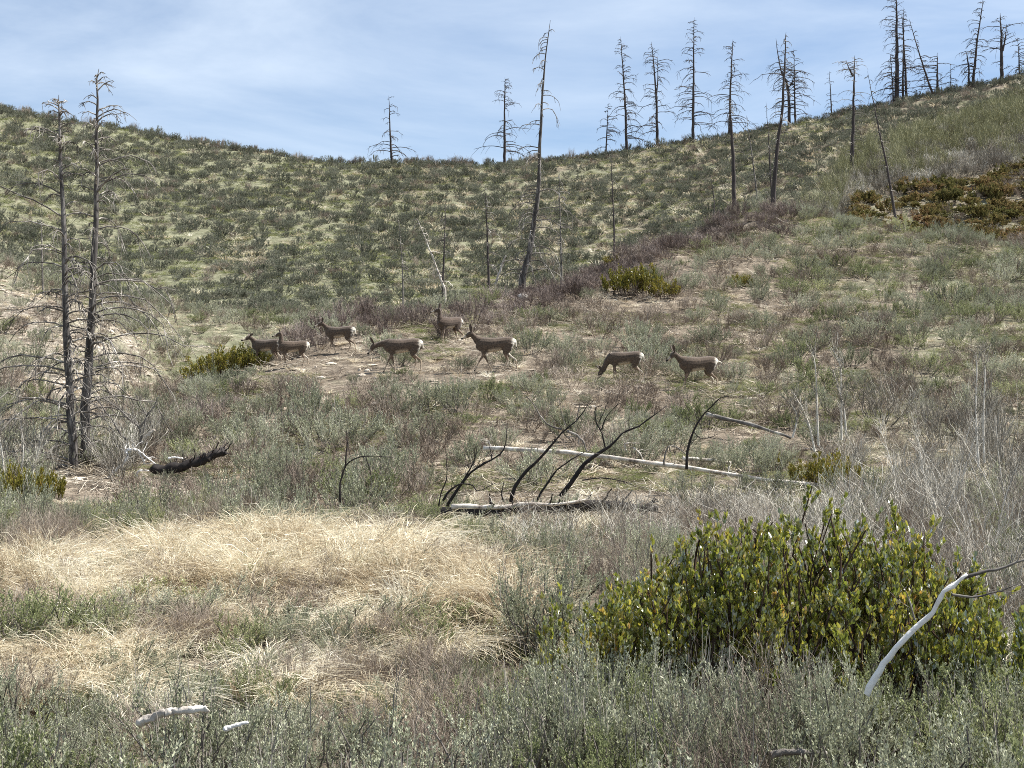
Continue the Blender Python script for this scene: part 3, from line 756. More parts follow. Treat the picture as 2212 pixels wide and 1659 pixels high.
ridge([(1797, 262), (1795, 210), (1792, 153)], 'short spindly dead pine standing alone between the crooked pine and the big cluster', 14, spread=24, nb=26, r0=.15, br=.03)
ridge([(1937, 224), (1937, 100), (1935, -22)], "thickest dead pine of the big ridge cluster, cut off by the picture top", 15, spread=62, nb=80, r0=.42)
ridge([(1950, 228), (1951, 120), (1952, 15)], 'slender dead pine in the middle of the big cluster on the right ridge', 16, spread=34, nb=44, r0=.2)
ridge([(1959, 224), (1955, 130), (1950, 30)], 'dead pine at the right of the big cluster, its trunk almost touching the middle one', 17, spread=36, nb=44, r0=.26)
ridge([(1930, 220), (1927, 170), (1922, 114)], 'small dead pine tucked against the left side of the thickest trunk', 18, spread=46, nb=40, r0=.13)
ridge([(2017, 209), (1990, 130), (1963, 40)], 'dead pine leaning far to the left beside the big cluster', 19, spread=30, nb=40, r0=.2)
ridge([(2025, 206), (2025, 160), (2025, 114)], 'short broken topped dead pine with long spreading boughs right of the leaning one', 20, spread=62, nb=24, r0=.26, shape='round', droop=.4)
ridge([(2054, 202), (2054, 170), (2054, 137)], 'smallest dead pine of the right ridge, thin and straight', 21, spread=24, nb=22, r0=.11, br=.03)
ridge([(2093, 194), (2092, 150), (2087, 114)], 'bare broken snag without branches at the foot of a leaning dead pine', 22, spread=8, nb=5, r0=.28, thin=.6, sub=0)
ridge([(2101, 191), (2110, 100), (2125, -5)], 'tall dead pine leaning right, with long curved boughs, reaching the top of the picture', 23, spread=52, nb=60, r0=.26, droop=1.0)
ridge([(2164, 174), (2164, 90), (2162, 27)], 'forked dead pine with heavy limbs near the right edge of the picture', 24, spread=50, nb=44, r0=.34, fork=[[(2166, 110), (2172, 80), (2174, 52)]], shape='round', droop=.5)
ridge([(2202, 164), (2201, 120), (2198, 80)], 'thin dead pine at the right edge of the picture on the skyline', 25, spread=40, nb=34, r0=.14)
def face(path, Y, label, seed, **kw):
    kw.setdefault('spread', 34); kw.setdefault('nb', 26); kw.setdefault('sub', 4); kw.setdefault('br', .028); kw.setdefault('mat', 'bark_far'); kw.setdefault('bmat', 'snag_branch')
    kw.setdefault('droop', 1.1); kw.setdefault('shape', 'col')
    kw['nb'] = int(kw['nb'] * 1.3)
    return dead_tree(path, Y, kw.pop('r0', .10) * .85, label, seed, group='dead pines on the far hillside below the ridge', **kw)
face([(1586, 440), (1583, 330), (1578, 250), (1574, 210)], 86, "blackened dead pine just behind the mound top, below the fourth tall ridge pine", 31, r0=.17, nb=30, tmin=.3)
face([(1670, 442), (1678, 330), (1690, 235), (1696, 130), (1699, 68)], 86, 'long dark leaning dead pine rising from behind the mound top to the sky', 32, r0=.17, nb=44, spread=38)
face([(1667, 432), (1662, 330), (1655, 218)], 88, 'thin dead pine just left of the long dark leaning one', 33, r0=.07, nb=14, spread=16)
face([(1637, 435), (1625, 340), (1612, 248)], 88, 'thin dead pine with pale hooked branches between two darker ones behind the mound top', 34, r0=.08, nb=16, spread=24, mat='snag_branch')
face([(1840, 365), (1843, 240), (1845, 121)], 112, 'forked dead pine on the slope crossing the skyline, its foot in pale saplings', 35, r0=.22, nb=56, spread=48, fork=[[(1843, 165), (1835, 150), (1828, 133)]], br=.03, droop=.7)
face([(1938, 494), (1915, 360), (1893, 260), (1872, 154)], 78, 'slender dead pine leaning left above the orange brown shrubs, with pale hooked branches', 36, r0=.10, nb=30, spread=26)
face([(871, 634), (868, 560), (860, 468)], 72, 'short pale snag with hooked branches, leftmost on the lower far slope', 37, r0=.06, nb=14, spread=22, mat='snag_branch')
face([(963, 632), (936, 560), (900, 468)], 64, 'bleached snag leaning left behind the mound crest above the darkest deer', 38, r0=.075, nb=16, spread=34, mat='bleached', bmat='bleached')
face([(957, 610), (960, 520), (963, 430)], 72, 'thin dark snag just right of the bleached leaning one', 39, r0=.07, nb=18, spread=30)
face([(1056, 612), (1052, 500), (1048, 402)], 70, 'thin dark snag with many hooked grey boughs left of the tall leaning pine', 40, r0=.085, nb=34, spread=42)
face([(1213, 600), (1210, 480), (1208, 372)], 80, 'thin snag half hidden behind the boughs of the tall leaning pine', 41, r0=.08, nb=34, spread=40, mat='snag_branch')
face([(1327, 500), (1323, 410), (1320, 333)], 90, 'thin snag on the far slope right of the tall leaning pine', 42, r0=.07, nb=16, spread=18)
face([(1543, 436), (1539, 405), (1535, 380)], 88, 'very short thin snag at the left of the mound top', 43, r0=.05, nb=6, spread=8)
# bleached stump-like leaner and rock by the tall pine
def stick(name, path, Y, r, label, cat, mat, group=None, sides=8, twigs=0, seed=0, n=14, tmat=None, taper=.4, ydir=0.0, tint=.5, kids=()):
    """a curved limb through disp points at depth Y (ydir: extra depth along it); kids: side limbs as child parts"""
    rg = np.random.default_rng(seed + 500)
    if name == 'burnt_branch': r *= .64
    D = dens(path, n) if len(path) > 2 else np.linspace(path[0], path[1], n)
    yy = Y + ydir * np.linspace(0, 1, n)
    W = np.array([up(x, y, q) for (x, y), q in zip(D, yy)])
    o0 = W[0].copy(); W = W - o0
    g = Geo()
    rad = r * np.linspace(1, taper, n) * (1 + rg.normal(0, .035, n))
    Wn = W + rg.normal(0, r * .12, W.shape)
    e0 = norm(Wn[0] - Wn[1]); e1 = norm(Wn[-1] - Wn[-2])
    Wn = np.concatenate([[Wn[0] + e0 * r * .12], [Wn[0] + e0 * r * .10], Wn, [Wn[-1] + e1 * rad[-1] * .10], [Wn[-1] + e1 * rad[-1] * .12]])
    rad = np.concatenate([[.002], [rad[0] * .85], rad, [rad[-1] * .85], [.002]])
    tubes(g, Wn[None], rad[None], sides, tint)
    Vn = g.V[-1].astype(float); fq = .55 / r
    for ax, sd_ in ((0, 1), (1, 2), (2, 3)): Vn[:, ax] += r * .85 * fbm(Vn[:, 0] * fq + Vn[:, 1] * fq * .6 + seed, Vn[:, 2] * fq * 1.6 + Vn[:, 1] * fq + sd_ * 9, sd_ + seed)
    g.V[-1] = Vn.astype(np.float32)
    if twigs:
        bp, bt = sample_on(W[None], np.zeros(twigs, int), rg.uniform(.2, .98, twigs))
        Lq = rg.uniform(.15, .6, twigs) * .5
        sp = curves_from(bp, norm(bt * .5 + rnd_dir(twigs, rg) * .7 + np.array([0, 0, .5])), Lq, 5, rnd_dir(twigs, rg) * .3, rg, .04)
        tubes(g, sp, r * .22 * np.linspace(1, .4, 5)[None], 3, tint)
    o = ob(name, g.mesh(name, [M[mat]], True), None, tuple(o0))
    tag(o, label, cat, group)
    for kp, kr in kids:
        Dk = dens(kp, 10); Wk = np.array([up(x, y, Y) for x, y in Dk]) - o0
        gk = Geo(); tubes(gk, (Wk + rg.normal(0, kr * .2, Wk.shape))[None], (kr * np.linspace(1, .35, 10))[None], 6, tint)
        nt_ = 5
        bp, bt = sample_on(Wk[None], np.zeros(nt_, int), rg.uniform(.3, .98, nt_))
        sp = curves_from(bp, norm(bt * .5 + rnd_dir(nt_, rg) * .7 + np.array([0, 0, .4])), rg.uniform(.1, .35, nt_), 4, rnd_dir(nt_, rg) * .3, rg, .04)
        tubes(gk, sp, kr * .3 * np.linspace(1, .4, 4)[None], 3, tint)
        ob('side_branch', gk.mesh('side_branch', [M[tmat or mat]], True), o)
    return o
stick('dead_snag', [(1070, 615), (1080, 585), (1093, 552)], 58.5, .06, 'short bleached broken stump tilting right, just left of the tall leaning pine foot', 'dead tree', 'bleached', twigs=8, seed=1)

def d5(pts): return [(737 + x / 3, 553 + y / 3) for x, y in pts]
def dz_(pts): return [(1300 * .72 + x * .2930, 1180 * .72 + y * .2930) for x, y in pts]   # crop (1300,1180)-(2200,1580)
BG = 'burnt bare branches arching over the charred log'
YB = 26.0
stick('burnt_branch', dz_([(100, 830), (200, 680), (290, 570), (400, 505), (480, 460), (535, 380), (545, 240)]), 26, .045, 'blackened branch rising at the left end of the charred log, curving up to the right', 'burnt branch', 'char', BG, taper=.2, seed=2, twigs=5,
      kids=[(dz_([(215, 650), (265, 570), (305, 490), (320, 400)]), .018), (dz_([(430, 490), (425, 440), (405, 360)]), .012)])
stick('burnt_branch', dz_([(70, 790), (120, 720), (200, 670), (290, 680), (330, 720), (460, 660)]), 25.7, .035, 'low blackened branch sprawling just above the left end of the charred log', 'burnt branch', 'char', BG, taper=.2, seed=3, twigs=6)
stick('burnt_branch', dz_([(570, 800), (600, 700), (680, 580), (780, 490), (880, 370), (960, 280), (1060, 200), (1155, 60)]), 26.2, .055, 'long dark S shaped branch sweeping up right from the middle of the charred log', 'burnt branch', 'char', BG, taper=.18, seed=4, twigs=9, tmat='snag_branch',
      kids=[(dz_([(950, 265), (860, 240), (790, 170), (740, 80), (680, 20)]), .020), (dz_([(985, 285), (1060, 310), (1110, 370), (1135, 430)]), .030), (dz_([(1055, 200), (1070, 130), (1085, 75)]), .014), (dz_([(975, 240), (945, 140), (930, 40)]), .009)])
stick('burnt_branch', dz_([(760, 790), (830, 680), (900, 580), (1000, 500), (1120, 430)]), 26.4, .035, 'thinner dark branch running parallel below the long S shaped one', 'burnt branch', 'char', BG, taper=.3, seed=5, twigs=5)
stick('burnt_branch', dz_([(940, 760), (1060, 600), (1130, 510), (1240, 430), (1330, 370), (1400, 290), (1500, 250), (1600, 180), (1720, 90)]), 27, .07, 'thickest blackened branch slanting up to the right over the fallen white log', 'burnt branch', 'char', BG, taper=.14, seed=6, twigs=9, tmat='char',
      kids=[(dz_([(1270, 410), (1240, 290), (1200, 210), (1195, 110), (1245, 90)]), .018), (dz_([(1240, 270), (1280, 170), (1360, 80)]), .014), (dz_([(1225, 210), (1260, 130), (1290, 60)]), .010), (dz_([(1440, 280), (1442, 230), (1440, 190)]), .009)])
stick('burnt_branch', dz_([(1865, 560), (1880, 420), (1910, 300), (1960, 200), (2030, 120), (2110, 40), (2200, 15)]), 29, .045, 'single black branch leaning right beyond the white log, with a looped twig', 'burnt branch', 'char', BG, taper=.22, seed=7, twigs=6, tmat='char',
      kids=[(dz_([(1915, 280), (1970, 330), (2040, 325), (2100, 300)]), .012), (dz_([(2020, 130), (2060, 150), (2100, 150)]), .010)])
stick('burnt_branch', dz_([(1700, 530), (1705, 470), (1735, 390), (1800, 400), (1860, 450)]), 29.5, .03, 'small hooked grey branch standing on the white log', 'burnt branch', 'snag_branch', BG, taper=.5, seed=8, twigs=3)
stick('burnt_branch', dz_([(520, 800), (505, 740), (520, 650)]), 25.9, .025, 'short upright black stub on the charred log between the long branches', 'burnt branch', 'char', BG, taper=.3, seed=9)
stick('burnt_branch', dz_([(40, 830), (60, 730), (100, 620), (95, 480), (90, 400)]), 25.5, .02, 'thin dark upright twig left of the charred log', 'burnt branch', 'char', BG, taper=.3, seed=10, twigs=3)
stick('burnt_branch', dz_([(1100, 640), (1250, 625), (1400, 650), (1500, 690)]), 26.8, .022, 'thin dark branch lying level right of the thickest blackened branch', 'burnt branch', 'char', BG, taper=.3, seed=11, twigs=6)
stick('burnt_branch', dz_([(1420, 420), (1420, 370), (1520, 370)]), 31, .03, 'small pale branch tangle on the slope behind the white log', 'dead branch', 'bleached', BG, taper=.5, seed=12, twigs=5, kids=[(dz_([(1470, 400), (1520, 440), (1550, 500)]), .028)])
stick('burnt_branch', [(735, 1085), (736, 1040), (752, 1000), (790, 985), (850, 988)], 24, .03, 'bent black branch hooking right, standing apart left of the charred log', 'burnt branch', 'char', BG, taper=.25, seed=13, twigs=8, kids=[([(745, 1010), (750, 960), (748, 930)], .016), ([(790, 988), (800, 1020), (802, 1050)], .010)])
stick('charred_log', [(962, 1107), (1060, 1108), (1150, 1104), (1270, 1090), (1420, 1098)], 25.2, .12, 'charred log lying level under the arching burnt branches', 'fallen log', 'char', 'fallen logs', taper=.55, seed=14, twigs=46, sides=10)
stick('bleached_plank', [(975, 1096), (1030, 1094), (1090, 1095), (1140, 1089), (1200, 1090), (1268, 1080)], 25.12, .050, 'white weathered trunk strip lying on top of the charred log', 'fallen log', 'bleached', 'fallen logs', taper=.45, seed=15, twigs=12)
stick('fallen_log', [(1044, 969), (1200, 976), (1330, 990), (1480, 1010), (1620, 1032), (1765, 1047)], 30.5, .050, 'long white fallen log crossing the middle of the picture', 'fallen log', 'bleached', 'fallen logs', taper=.8, seed=16, twigs=8, ydir=-1.0, sides=10,
      kids=[(dz_([(425, 395), (415, 370), (403, 350)]), .02)])
stick('fallen_log', [(1528, 896), (1610, 914), (1708, 946)], 35.5, .06, 'upper fallen log with a dark underside, below the rightmost deer', 'fallen log', 'snag_branch', 'fallen logs', taper=.5, seed=17, ydir=-1.5)
stick('fallen_log', [(1475, 990), (1530, 994), (1580, 1000)], 31.5, .045, 'short pale fallen pole just above the right half of the long white log', 'fallen log', 'bleached', 'fallen logs', taper=.6, seed=18)
stick('burnt_log', [(333, 1016), (380, 1010), (430, 995), (484, 975)], 31, .11, 'thick black and rust brown burnt log right of the two tall pines', 'fallen log', 'char', 'fallen logs', taper=.8, seed=19, sides=14, twigs=30, n=24)
def dl(pts): return [(x * .2279, 792 + y * .2279) for x, y in pts]          # crop (0,1100)-(700,1560)
stick('bleached_branch', dl([(710, 1200), (760, 1190), (830, 1115)]), 32, .03, 'short white branch lying at the foot of the two tall pines', 'dead branch', 'bone_white', 'bleached branches by the left pines', seed=20)
stick('bleached_branch', dl([(930, 1115), (1020, 1070), (1100, 990), (1190, 900), (1210, 830), (1190, 790), (1300, 790)]), 32, .04, 'long white crooked branch rising right from the foot of the two tall pines', 'dead branch', 'bone_white', 'bleached branches by the left pines', seed=21, twigs=44, taper=.7,
      kids=[(dl([(1300, 790), (1380, 850), (1475, 920)]), .03), (dl([(1310, 800), (1350, 870), (1375, 930)]), .02), (dl([(1100, 990), (1120, 1040), (1140, 1050)]), .02)])
stick('bleached_branch', dl([(1290, 1045), (1330, 985), (1460, 990), (1545, 970)]), 31.2, .028, 'white curved branch at the left end of the thick burnt log', 'dead branch', 'bone_white', 'bleached branches by the left pines', seed=22)
stick('bleached_branch', dl([(1600, 870), (1650, 860), (1735, 870)]), 30.7, .028, 'small white branch lying on top of the thick burnt log', 'dead branch', 'bone_white', 'bleached branches by the left pines', seed=23)
stick('dead_branch', dl([(1330, 740), (1320, 580), (1230, 500), (1100, 380), (980, 300)]), 32.5, .03, 'dark limb reaching up left between the burnt log and the tall pines', 'dead branch', 'snag_branch', 'bleached branches by the left pines', seed=24, twigs=60, taper=.3,
      kids=[(dl([(1350, 680), (1390, 470), (1460, 380), (1500, 270)]), .022), (dl([(1320, 580), (1390, 480), (1350, 400), (1280, 250)]), .022), (dl([(1200, 700), (1130, 620), (1060, 500), (980, 410)]), .026)])
stick('pale_rock_slab', dl([(1340, 730), (1400, 650), (1460, 600)]), 33, .042, 'tilted white slab of wood behind the burnt log tangle', 'dead wood', 'bleached', seed=25, taper=.8)
# foreground bleached limb
Yl = 8.4
stick('bleached_limb', [(1872, 1500), (1898, 1450), (1925, 1412), (1975, 1360), (2012, 1325), (2035, 1282), (2062, 1262), (2088, 1240)], Yl, .019, 'thick bright white bare limb slanting up across the glossy leaved bush at the right', 'dead branch', 'bone_white', taper=.62, seed=26, sides=12, n=20, tmat='snag_branch',
      kids=[([(2080, 1248), (2120, 1236), (2160, 1228), (2215, 1208), (2260, 1196)], .012), ([(2055, 1284), (2100, 1290), (2140, 1282), (2200, 1262)], .009), ([(1976, 1340), (1965, 1300), (1955, 1272)], .006)])

# ------------------------------------------------------------------ rocks
def boulder(xd, yd, Y0, Y1, s, label, seed, mat='rock', sq=(1, .8, .6), up_=0.2):
    X, Y, Z = hit(xd, yd, Y0, Y1)
    o = ob('rock', stone_mesh(seed, M[mat], *sq), None, (X, Y, Z + s * up_)); o.scale = (s,) * 3; o.rotation_euler = (0, 0, seed)
    tag(o, label, 'rock', 'pale rocks lying on the slopes'); return o
boulder(138, 952, 20, 60, .30, 'white boulder beside the left trunk of the two tall pines', 3, sq=(.8, .8, 1.1), up_=.4)
boulder(329, 938, 20, 60, .20, 'small white rock right of the two tall pines above the branch tangle', 4)
boulder(1130, 560, 50, 62, .5, 'pale rock just left of the foot of the tall leaning pine', 5)
boulder(66, 905, 20, 60, .22, 'white rock on the stony slope left of the tall pines', 6)
boulder(1790, 1210, 10, 24, .3, 'pale rock in the brush above the glossy leaved bush', 7)
for i, (a, b, s, l) in enumerate([(1548, 1105, .28, 'flat white rock lying just above the glossy leaved bush')]):
    boulder(a, b, 16, 26, s, l, 20 + i, sq=(1.6, .8, .4))
stick('foreground_log', [(300, 1562), (345, 1543), (395, 1534), (450, 1530)], 8.2, .023, 'broken pale log lying in the sagebrush at the lower left', 'fallen log', 'bleached', 'fallen logs', taper=.8, seed=30, sides=16, n=34)
stick('bleached_branch', [(487, 1577), (505, 1568), (535, 1560)], 8.0, .016, 'small white piece of wood in the brush right of the broken pale log', 'dead branch', 'bone_white', seed=31)
stick('foreground_log', [(1665, 1632), (1710, 1624), (1785, 1630)], 7.9, .020, 'pale grey log end in the brush at the bottom right', 'fallen log', 'snag_branch', 'fallen logs', seed=32, taper=.9)

# ------------------------------------------------------------------ plant meshes
def variants(n, fn): return [fn(i) for i in range(n)]
SM = (M['sage_stem'], M['sage']); SG = (M['sage_stem'], M['sage_green']); SF = (M['sage_stem'], M['sage_far'])
sage0 = variants(7, lambda i: shrub(100 + i, H=.8, Rr=.52, n1=26, n2=420, leaf_n=18, leaf=(.021, .0074), tw=(.07, .17), w1=.011, w2=.0030, stalks=14 + 26 * (i % 3), split=True, mats=SM, upw=.75, leaf_ang=.55))
sageg0 = variants(4, lambda i: shrub(120 + i, H=.8, Rr=.52, n1=26, n2=420, leaf_n=19, leaf=(.022, .0084), tw=(.06, .15), w1=.011, w2=.0032, stalks=10, split=True, mats=SG, upw=.65, leaf_ang=.6))
sage1 = variants(6, lambda i: shrub(140 + i, H=.8, Rr=.62, n1=22, n2=340, leaf_n=12, leaf=(.038, .010), tw=(.09, .22), w1=.010, w2=.005, stalks=10 + 20 * (i % 3), mats=SM, upw=.8, leaf_ang=.45))
sageg1 = variants(3, lambda i: shrub(160 + i, H=.8, Rr=.62, n1=22, n2=320, leaf_n=8, leaf=(.042, .012), tw=(.08, .18), w1=.010, w2=.006, stalks=10, mats=SG, upw=.7, leaf_ang=.5))
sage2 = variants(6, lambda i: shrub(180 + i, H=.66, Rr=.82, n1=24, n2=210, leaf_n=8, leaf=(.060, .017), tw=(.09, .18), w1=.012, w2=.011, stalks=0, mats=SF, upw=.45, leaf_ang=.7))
TW = (M['twig'], M['twig']); TG = (M['twig_grey'], M['twig_grey']); TA = (M['aspen_twig'], M['aspen_twig'])
twig0 = variants(4, lambda i: shrub(200 + i, H=.8, Rr=.5, n1=22, n2=420, n3=1500, leaf_n=0, tw=(.12, .30), w1=.006, w2=.0030, mats=TW, upw=.6))
twig1 = variants(4, lambda i: shrub(210 + i, H=.7, Rr=.65, n1=18, n2=260, n3=700, leaf_n=0, tw=(.14, .30), w1=.008, w2=.0070, mats=TW, upw=.5))
mauve1 = variants(4, lambda i: shrub(215 + i, H=.75, Rr=.65, n1=22, n2=340, n3=900, leaf_n=0, tw=(.10, .26), w1=.008, w2=.0080, mats=(M['mauve'], M['mauve']), upw=.7))
grey0 = variants(5, lambda i: shrub(220 + i, H=1.1, Rr=.75, n1=16, n2=120, n3=420, leaf_n=0, tw=(.18, .50), w1=.013, w2=.0062, mats=TG, upw=.35, t1=(.3, 1.0), stemtint=(.1, 1.0)))
grey1 = variants(4, lambda i: shrub(225 + i, H=1.1, Rr=.7, n1=16, n2=150, n3=360, leaf_n=0, tw=(.2, .5), w1=.015, w2=.010, mats=TG, upw=.6, t1=(.3, 1.0), stemtint=(.1, 1.0)))
aspen2 = variants(3, lambda i: shrub(230 + i, H=2.2, Rr=.8, n1=20, n2=130, n3=240, leaf_n=0, tw=(.12, .28), w1=.022, w2=.016, mats=TA, upw=1.3))
greyt2 = variants(3, lambda i: shrub(235 + i, H=1.4, Rr=.9, n1=18, n2=150, n3=260, leaf_n=0, tw=(.2, .35), w1=.018, w2=.014, mats=TG, upw=1.0))
LM = (M['laurel_stem'], M['laurel_mid']); LF = (M['laurel_stem'], M['laurel_far'])
laurel1 = variants(3, lambda i: shrub(240 + i, H=.8, Rr=.8, n1=40, n2=520, leaf_n=9, leaf=(.058, .028), tw=(.07, .15), w1=.012, w2=.006, mats=LM, bs=.6, upw=.6, leaf_ang=.6, cluster=True))
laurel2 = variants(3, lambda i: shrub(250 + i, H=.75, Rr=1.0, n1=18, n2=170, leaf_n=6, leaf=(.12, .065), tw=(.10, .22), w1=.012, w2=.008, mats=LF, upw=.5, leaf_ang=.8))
straw0 = variants(6, lambda i: tuft(300 + i, n=210, H=(.40, 1.0), Rr=.13, arch=[.95, .7, .5][i % 3], w=.0080, k=8, lean=(.34, -.12), mat=M['straw'], spread=[.5, .35, .5][i % 3], tint=(0, 1)))
strawm = variants(4, lambda i: tuft(310 + i, n=46, H=(.18, .42), Rr=.10, arch=.6, w=.009, k=4, mat=M['straw'], spread=.55))
strawf = variants(3, lambda i: tuft(320 + i, n=26, H=(.25, .6), Rr=.16, arch=.45, w=.022, k=4, mat=M['straw'], spread=.6))
green1 = variants(4, lambda i: tuft(330 + i, n=70, H=(.10, .26), Rr=.2, arch=.5, w=.008, k=3, mat=M['green_grass'], spread=.5))
green2 = variants(3, lambda i: tuft(340 + i, n=50, H=(.12, .28), Rr=.45, arch=.4, w=.03, k=3, mat=M['green_grass'], spread=.6))
def litter_mesh(seed):
    r = np.random.default_rng(seed); g = Geo(); n = 16
    a = r.uniform(0, 2 * np.pi, n); b = np.stack([r.normal(0, .3, n), r.normal(0, .3, n), r.uniform(.01, .05, n)], 1)
    d = norm(np.stack([np.cos(a), np.sin(a), r.uniform(-.05, .35, n)], 1))
    P = curves_from(b, d, r.uniform(.12, .5, n), 4, rnd_dir(n, r) * .12, r, .03)
    P[..., 2] = np.maximum(P[..., 2], .008)
    tubes(g, P, .006 * np.linspace(1, .5, 4)[None], 3, r.uniform(0, 1, n)); return g.mesh('sticks', [M['litter']])
litter = variants(4, lambda i: litter_mesh(350 + i))
stones = variants(4, lambda i: stone_mesh(360 + i, M['stone']))

# ------------------------------------------------------------------ scatter
def blocked(X, Y, Z, hw, ht):
    """would the plant hide the deer's bodies or the tree feet and logs?"""
    x, y = CX + FD * X / Y, CY - FD * Z / Y
    wpx = hw / Y * FD; tpx = ht / Y * FD
    for (a, b, t, f, Yd) in DEER:
        if Y < Yd + .4 and x + wpx * .8 > a and x - wpx * .8 < b and y - tpx * .85 < f and y > t: return True
    for (a, b, c, d, Yd) in KEEP:
        if Y < Yd and x + wpx * .7 > a and x - wpx * .7 < b and y - tpx * .9 < d and y > c: return True
    return False
KEEP = [(960, 1280, 1070, 1098, 25.3), (1040, 1770, 960, 1056, 31), (335, 490, 965, 1005, 31), (1895, 2095, 1235, 1425, 8.6), (138, 222, 900, 1056, 33),
        (410, 450, 1524, 1540, 7.6), (980, 1500, 930, 1040, 26), (1520, 1715, 890, 930, 35.7)]
PL = []    # every scattered plant: (species, X, Y, Z, rot, scale(3), variant)
def grid_cells(sp):  pass
def scatter(n, Y0, Y1, fn, seed, margin=260, gap=0.0):
    """fn(X, Y, xd, yd, r) -> None or (species, scale_xy, scale_z)"""
    r = np.random.default_rng(seed)
    u = r.uniform(size=n); Y = np.sqrt(Y0 ** 2 + u * (Y1 ** 2 - Y0 ** 2))
    xd = r.uniform(-margin, 2212 + margin, n); X = (xd - CX) / FD * Y; Z = h(X, Y)
    yd = CY - FD * Z / Y
    cell = {}
    for i in range(n):
        res = fn(X[i], Y[i], xd[i], yd[i], r)
        if res is None: continue
        sp, s, sz = res
        if gap:
            kx, ky = int(X[i] // 2), int(Y[i] // 2); rad = HALF[sp][0] * s * (.5 if sp in ('laurel_shrub', 'mauve_shrub', 'sapling_clump') else 1); ok = True
            for a in (-1, 0, 1):
                for b in (-1, 0, 1):
                    for (px, py, pr) in cell.get((kx + a, ky + b), ()):
                        if (px - X[i]) ** 2 + (py - Y[i]) ** 2 < (gap * (pr + rad)) ** 2: ok = False
            if not ok: continue
            cell.setdefault((kx, ky), []).append((X[i], Y[i], rad))
        yield sp, float(X[i]), float(Y[i]), float(Z[i]), r.uniform(0, 6.283), s, sz, int(r.integers(0, 64))
HALF = {'sagebrush': (.55, .85), 'green_sagebrush': (.55, .85), 'twig_shrub': (.55, .8), 'mauve_shrub': (.55, .8), 'grey_thicket': (.65, 1.1), 'laurel_shrub': (.9, .85), 'sapling_clump': (.8, 2.2)}
def pn(X, Y, s, seed): return float(vnoise(X / s, Y / s, seed))
TOPLIM = lambda x: np.interp(x, [-1500, 0, 500, 900, 1050, 1300, 1420, 1900, 2212], [1370, 1385, 1380, 1362, 1320, 1272, 1352, 1362, 1322])
hand = [   # species, x, y(base), Y range, radius scale, height scale : plants one can point to in the photograph
 ('sagebrush', 535, 905, 36, 44, 1.2, .8), ('sagebrush', 690, 955, 30, 44, 1.8, 1.3), ('sagebrush', 760, 960, 30, 40, 1.7, 1.2), ('sagebrush', 870, 965, 30, 40, 1.3, 1.0),
 ('sagebrush', 845, 885, 34, 44, 1.3, 1.1), ('sagebrush', 930, 890, 34, 44, 1.5, 1.2), ('sagebrush', 620, 930, 30, 42, 1.2, 1.0), ('sagebrush', 1160, 1050, 27, 31, 1.9, 1.1),
 ('sagebrush', 1395, 735, 44, 60, 1.4, .9), ('sagebrush', 1400, 775, 45.5, 60, 1.7, 1.3), ('sagebrush', 1740, 600, 55, 75, 1.9, 1.5), ('sagebrush', 2045, 580, 55, 75, 1.8, 1.4), ('sagebrush', 2050, 665, 50, 70, 2.0, 1.5),
 ('sagebrush', 2180, 600, 55, 75, 2.2, 1.5), ('sagebrush', 1870, 745, 45, 62, 2.0, 1.3), ('sagebrush', 1750, 760, 45, 60, 1.8, 1.2), ('sagebrush', 1810, 690, 48, 60, 1.2, 1.0), ('sagebrush', 1185, 700, 47, 60, 1.5, .9),
 ('green_sagebrush', 40, 1425, 12, 15, 1.3, .95), ('green_sagebrush', 150, 1415, 12, 15, 1.2, .8), ('green_sagebrush', 225, 1395, 12, 15.5, 1.1, .75), ('green_sagebrush', 105, 1380, 13.5, 16, 1.2, .8), ('sagebrush', 300, 1380, 13, 16, 1.0, .6),
 ('sagebrush', 1296, 842, 38, 43, .9, .55), ('twig_shrub', 1350, 848, 38, 43, 1.2, .6), ('twig_shrub', 1395, 846, 38, 43, .8, .5), ('green_sagebrush', 1470, 862, 37, 42, .8, .5), ('green_sagebrush', 870, 812, 41, 44, .7, .4), ('sagebrush', 1490, 1085, 24, 30, 1.0, .9), ('sagebrush', 1660, 1075, 24, 30, 1.2, .8), ('sagebrush', 1000, 800, 42, 50, .9, .6), ('sagebrush', 525, 545, 70, 100, 1.0, 1.2), ('twig_shrub', 1370, 870, 35, 43, 1.7, 1.2),
 ('twig_shrub', 1440, 600, 56, 70, 1.2, .6), ('twig_shrub', 1610, 700, 50, 60, 1.3, .7), ('twig_shrub', 1500, 745, 48, 56, 1.1, .6), ('twig_shrub', 900, 690, 48, 56, 1.5, .7), ('twig_shrub', 820, 690, 48, 56, 1.7, .8),
 ('laurel_shrub', 1345, 637, 54, 68, 1.3, 1.5), ('laurel_shrub', 1385, 640, 54, 68, 1.2, 1.7), ('laurel_shrub', 1435, 645, 54, 66, .9, 1.1), ('laurel_shrub', 1600, 620, 54, 68, .8, .8), ('laurel_shrub', 1330, 575, 60, 72, .9, .8),
 ('laurel_shrub', 455, 818, 40, 50, 1.3, 1.2), ('laurel_shrub', 500, 812, 40, 50, 1.2, 1.35), ('laurel_shrub', 540, 800, 41, 50, .9, 1.1), ('laurel_shrub', 380, 860, 38, 48, .9, .6), ('laurel_shrub', 430, 850, 38, 48, .7, .5),
 ('laurel_shrub', 30, 1100, 22, 28, .75, 1.2), ('laurel_shrub', 75, 1095, 22, 28, .6, 1.1), ('laurel_shrub', 110, 1085, 22, 29, .45, .8), ('laurel_shrub', 1800, 1060, 24, 30, .8, 1.1), ('laurel_shrub', 1740, 1050, 24, 30, .55, .8), ('laurel_shrub', 1668, 1010, 27, 33, .5, .45),
]
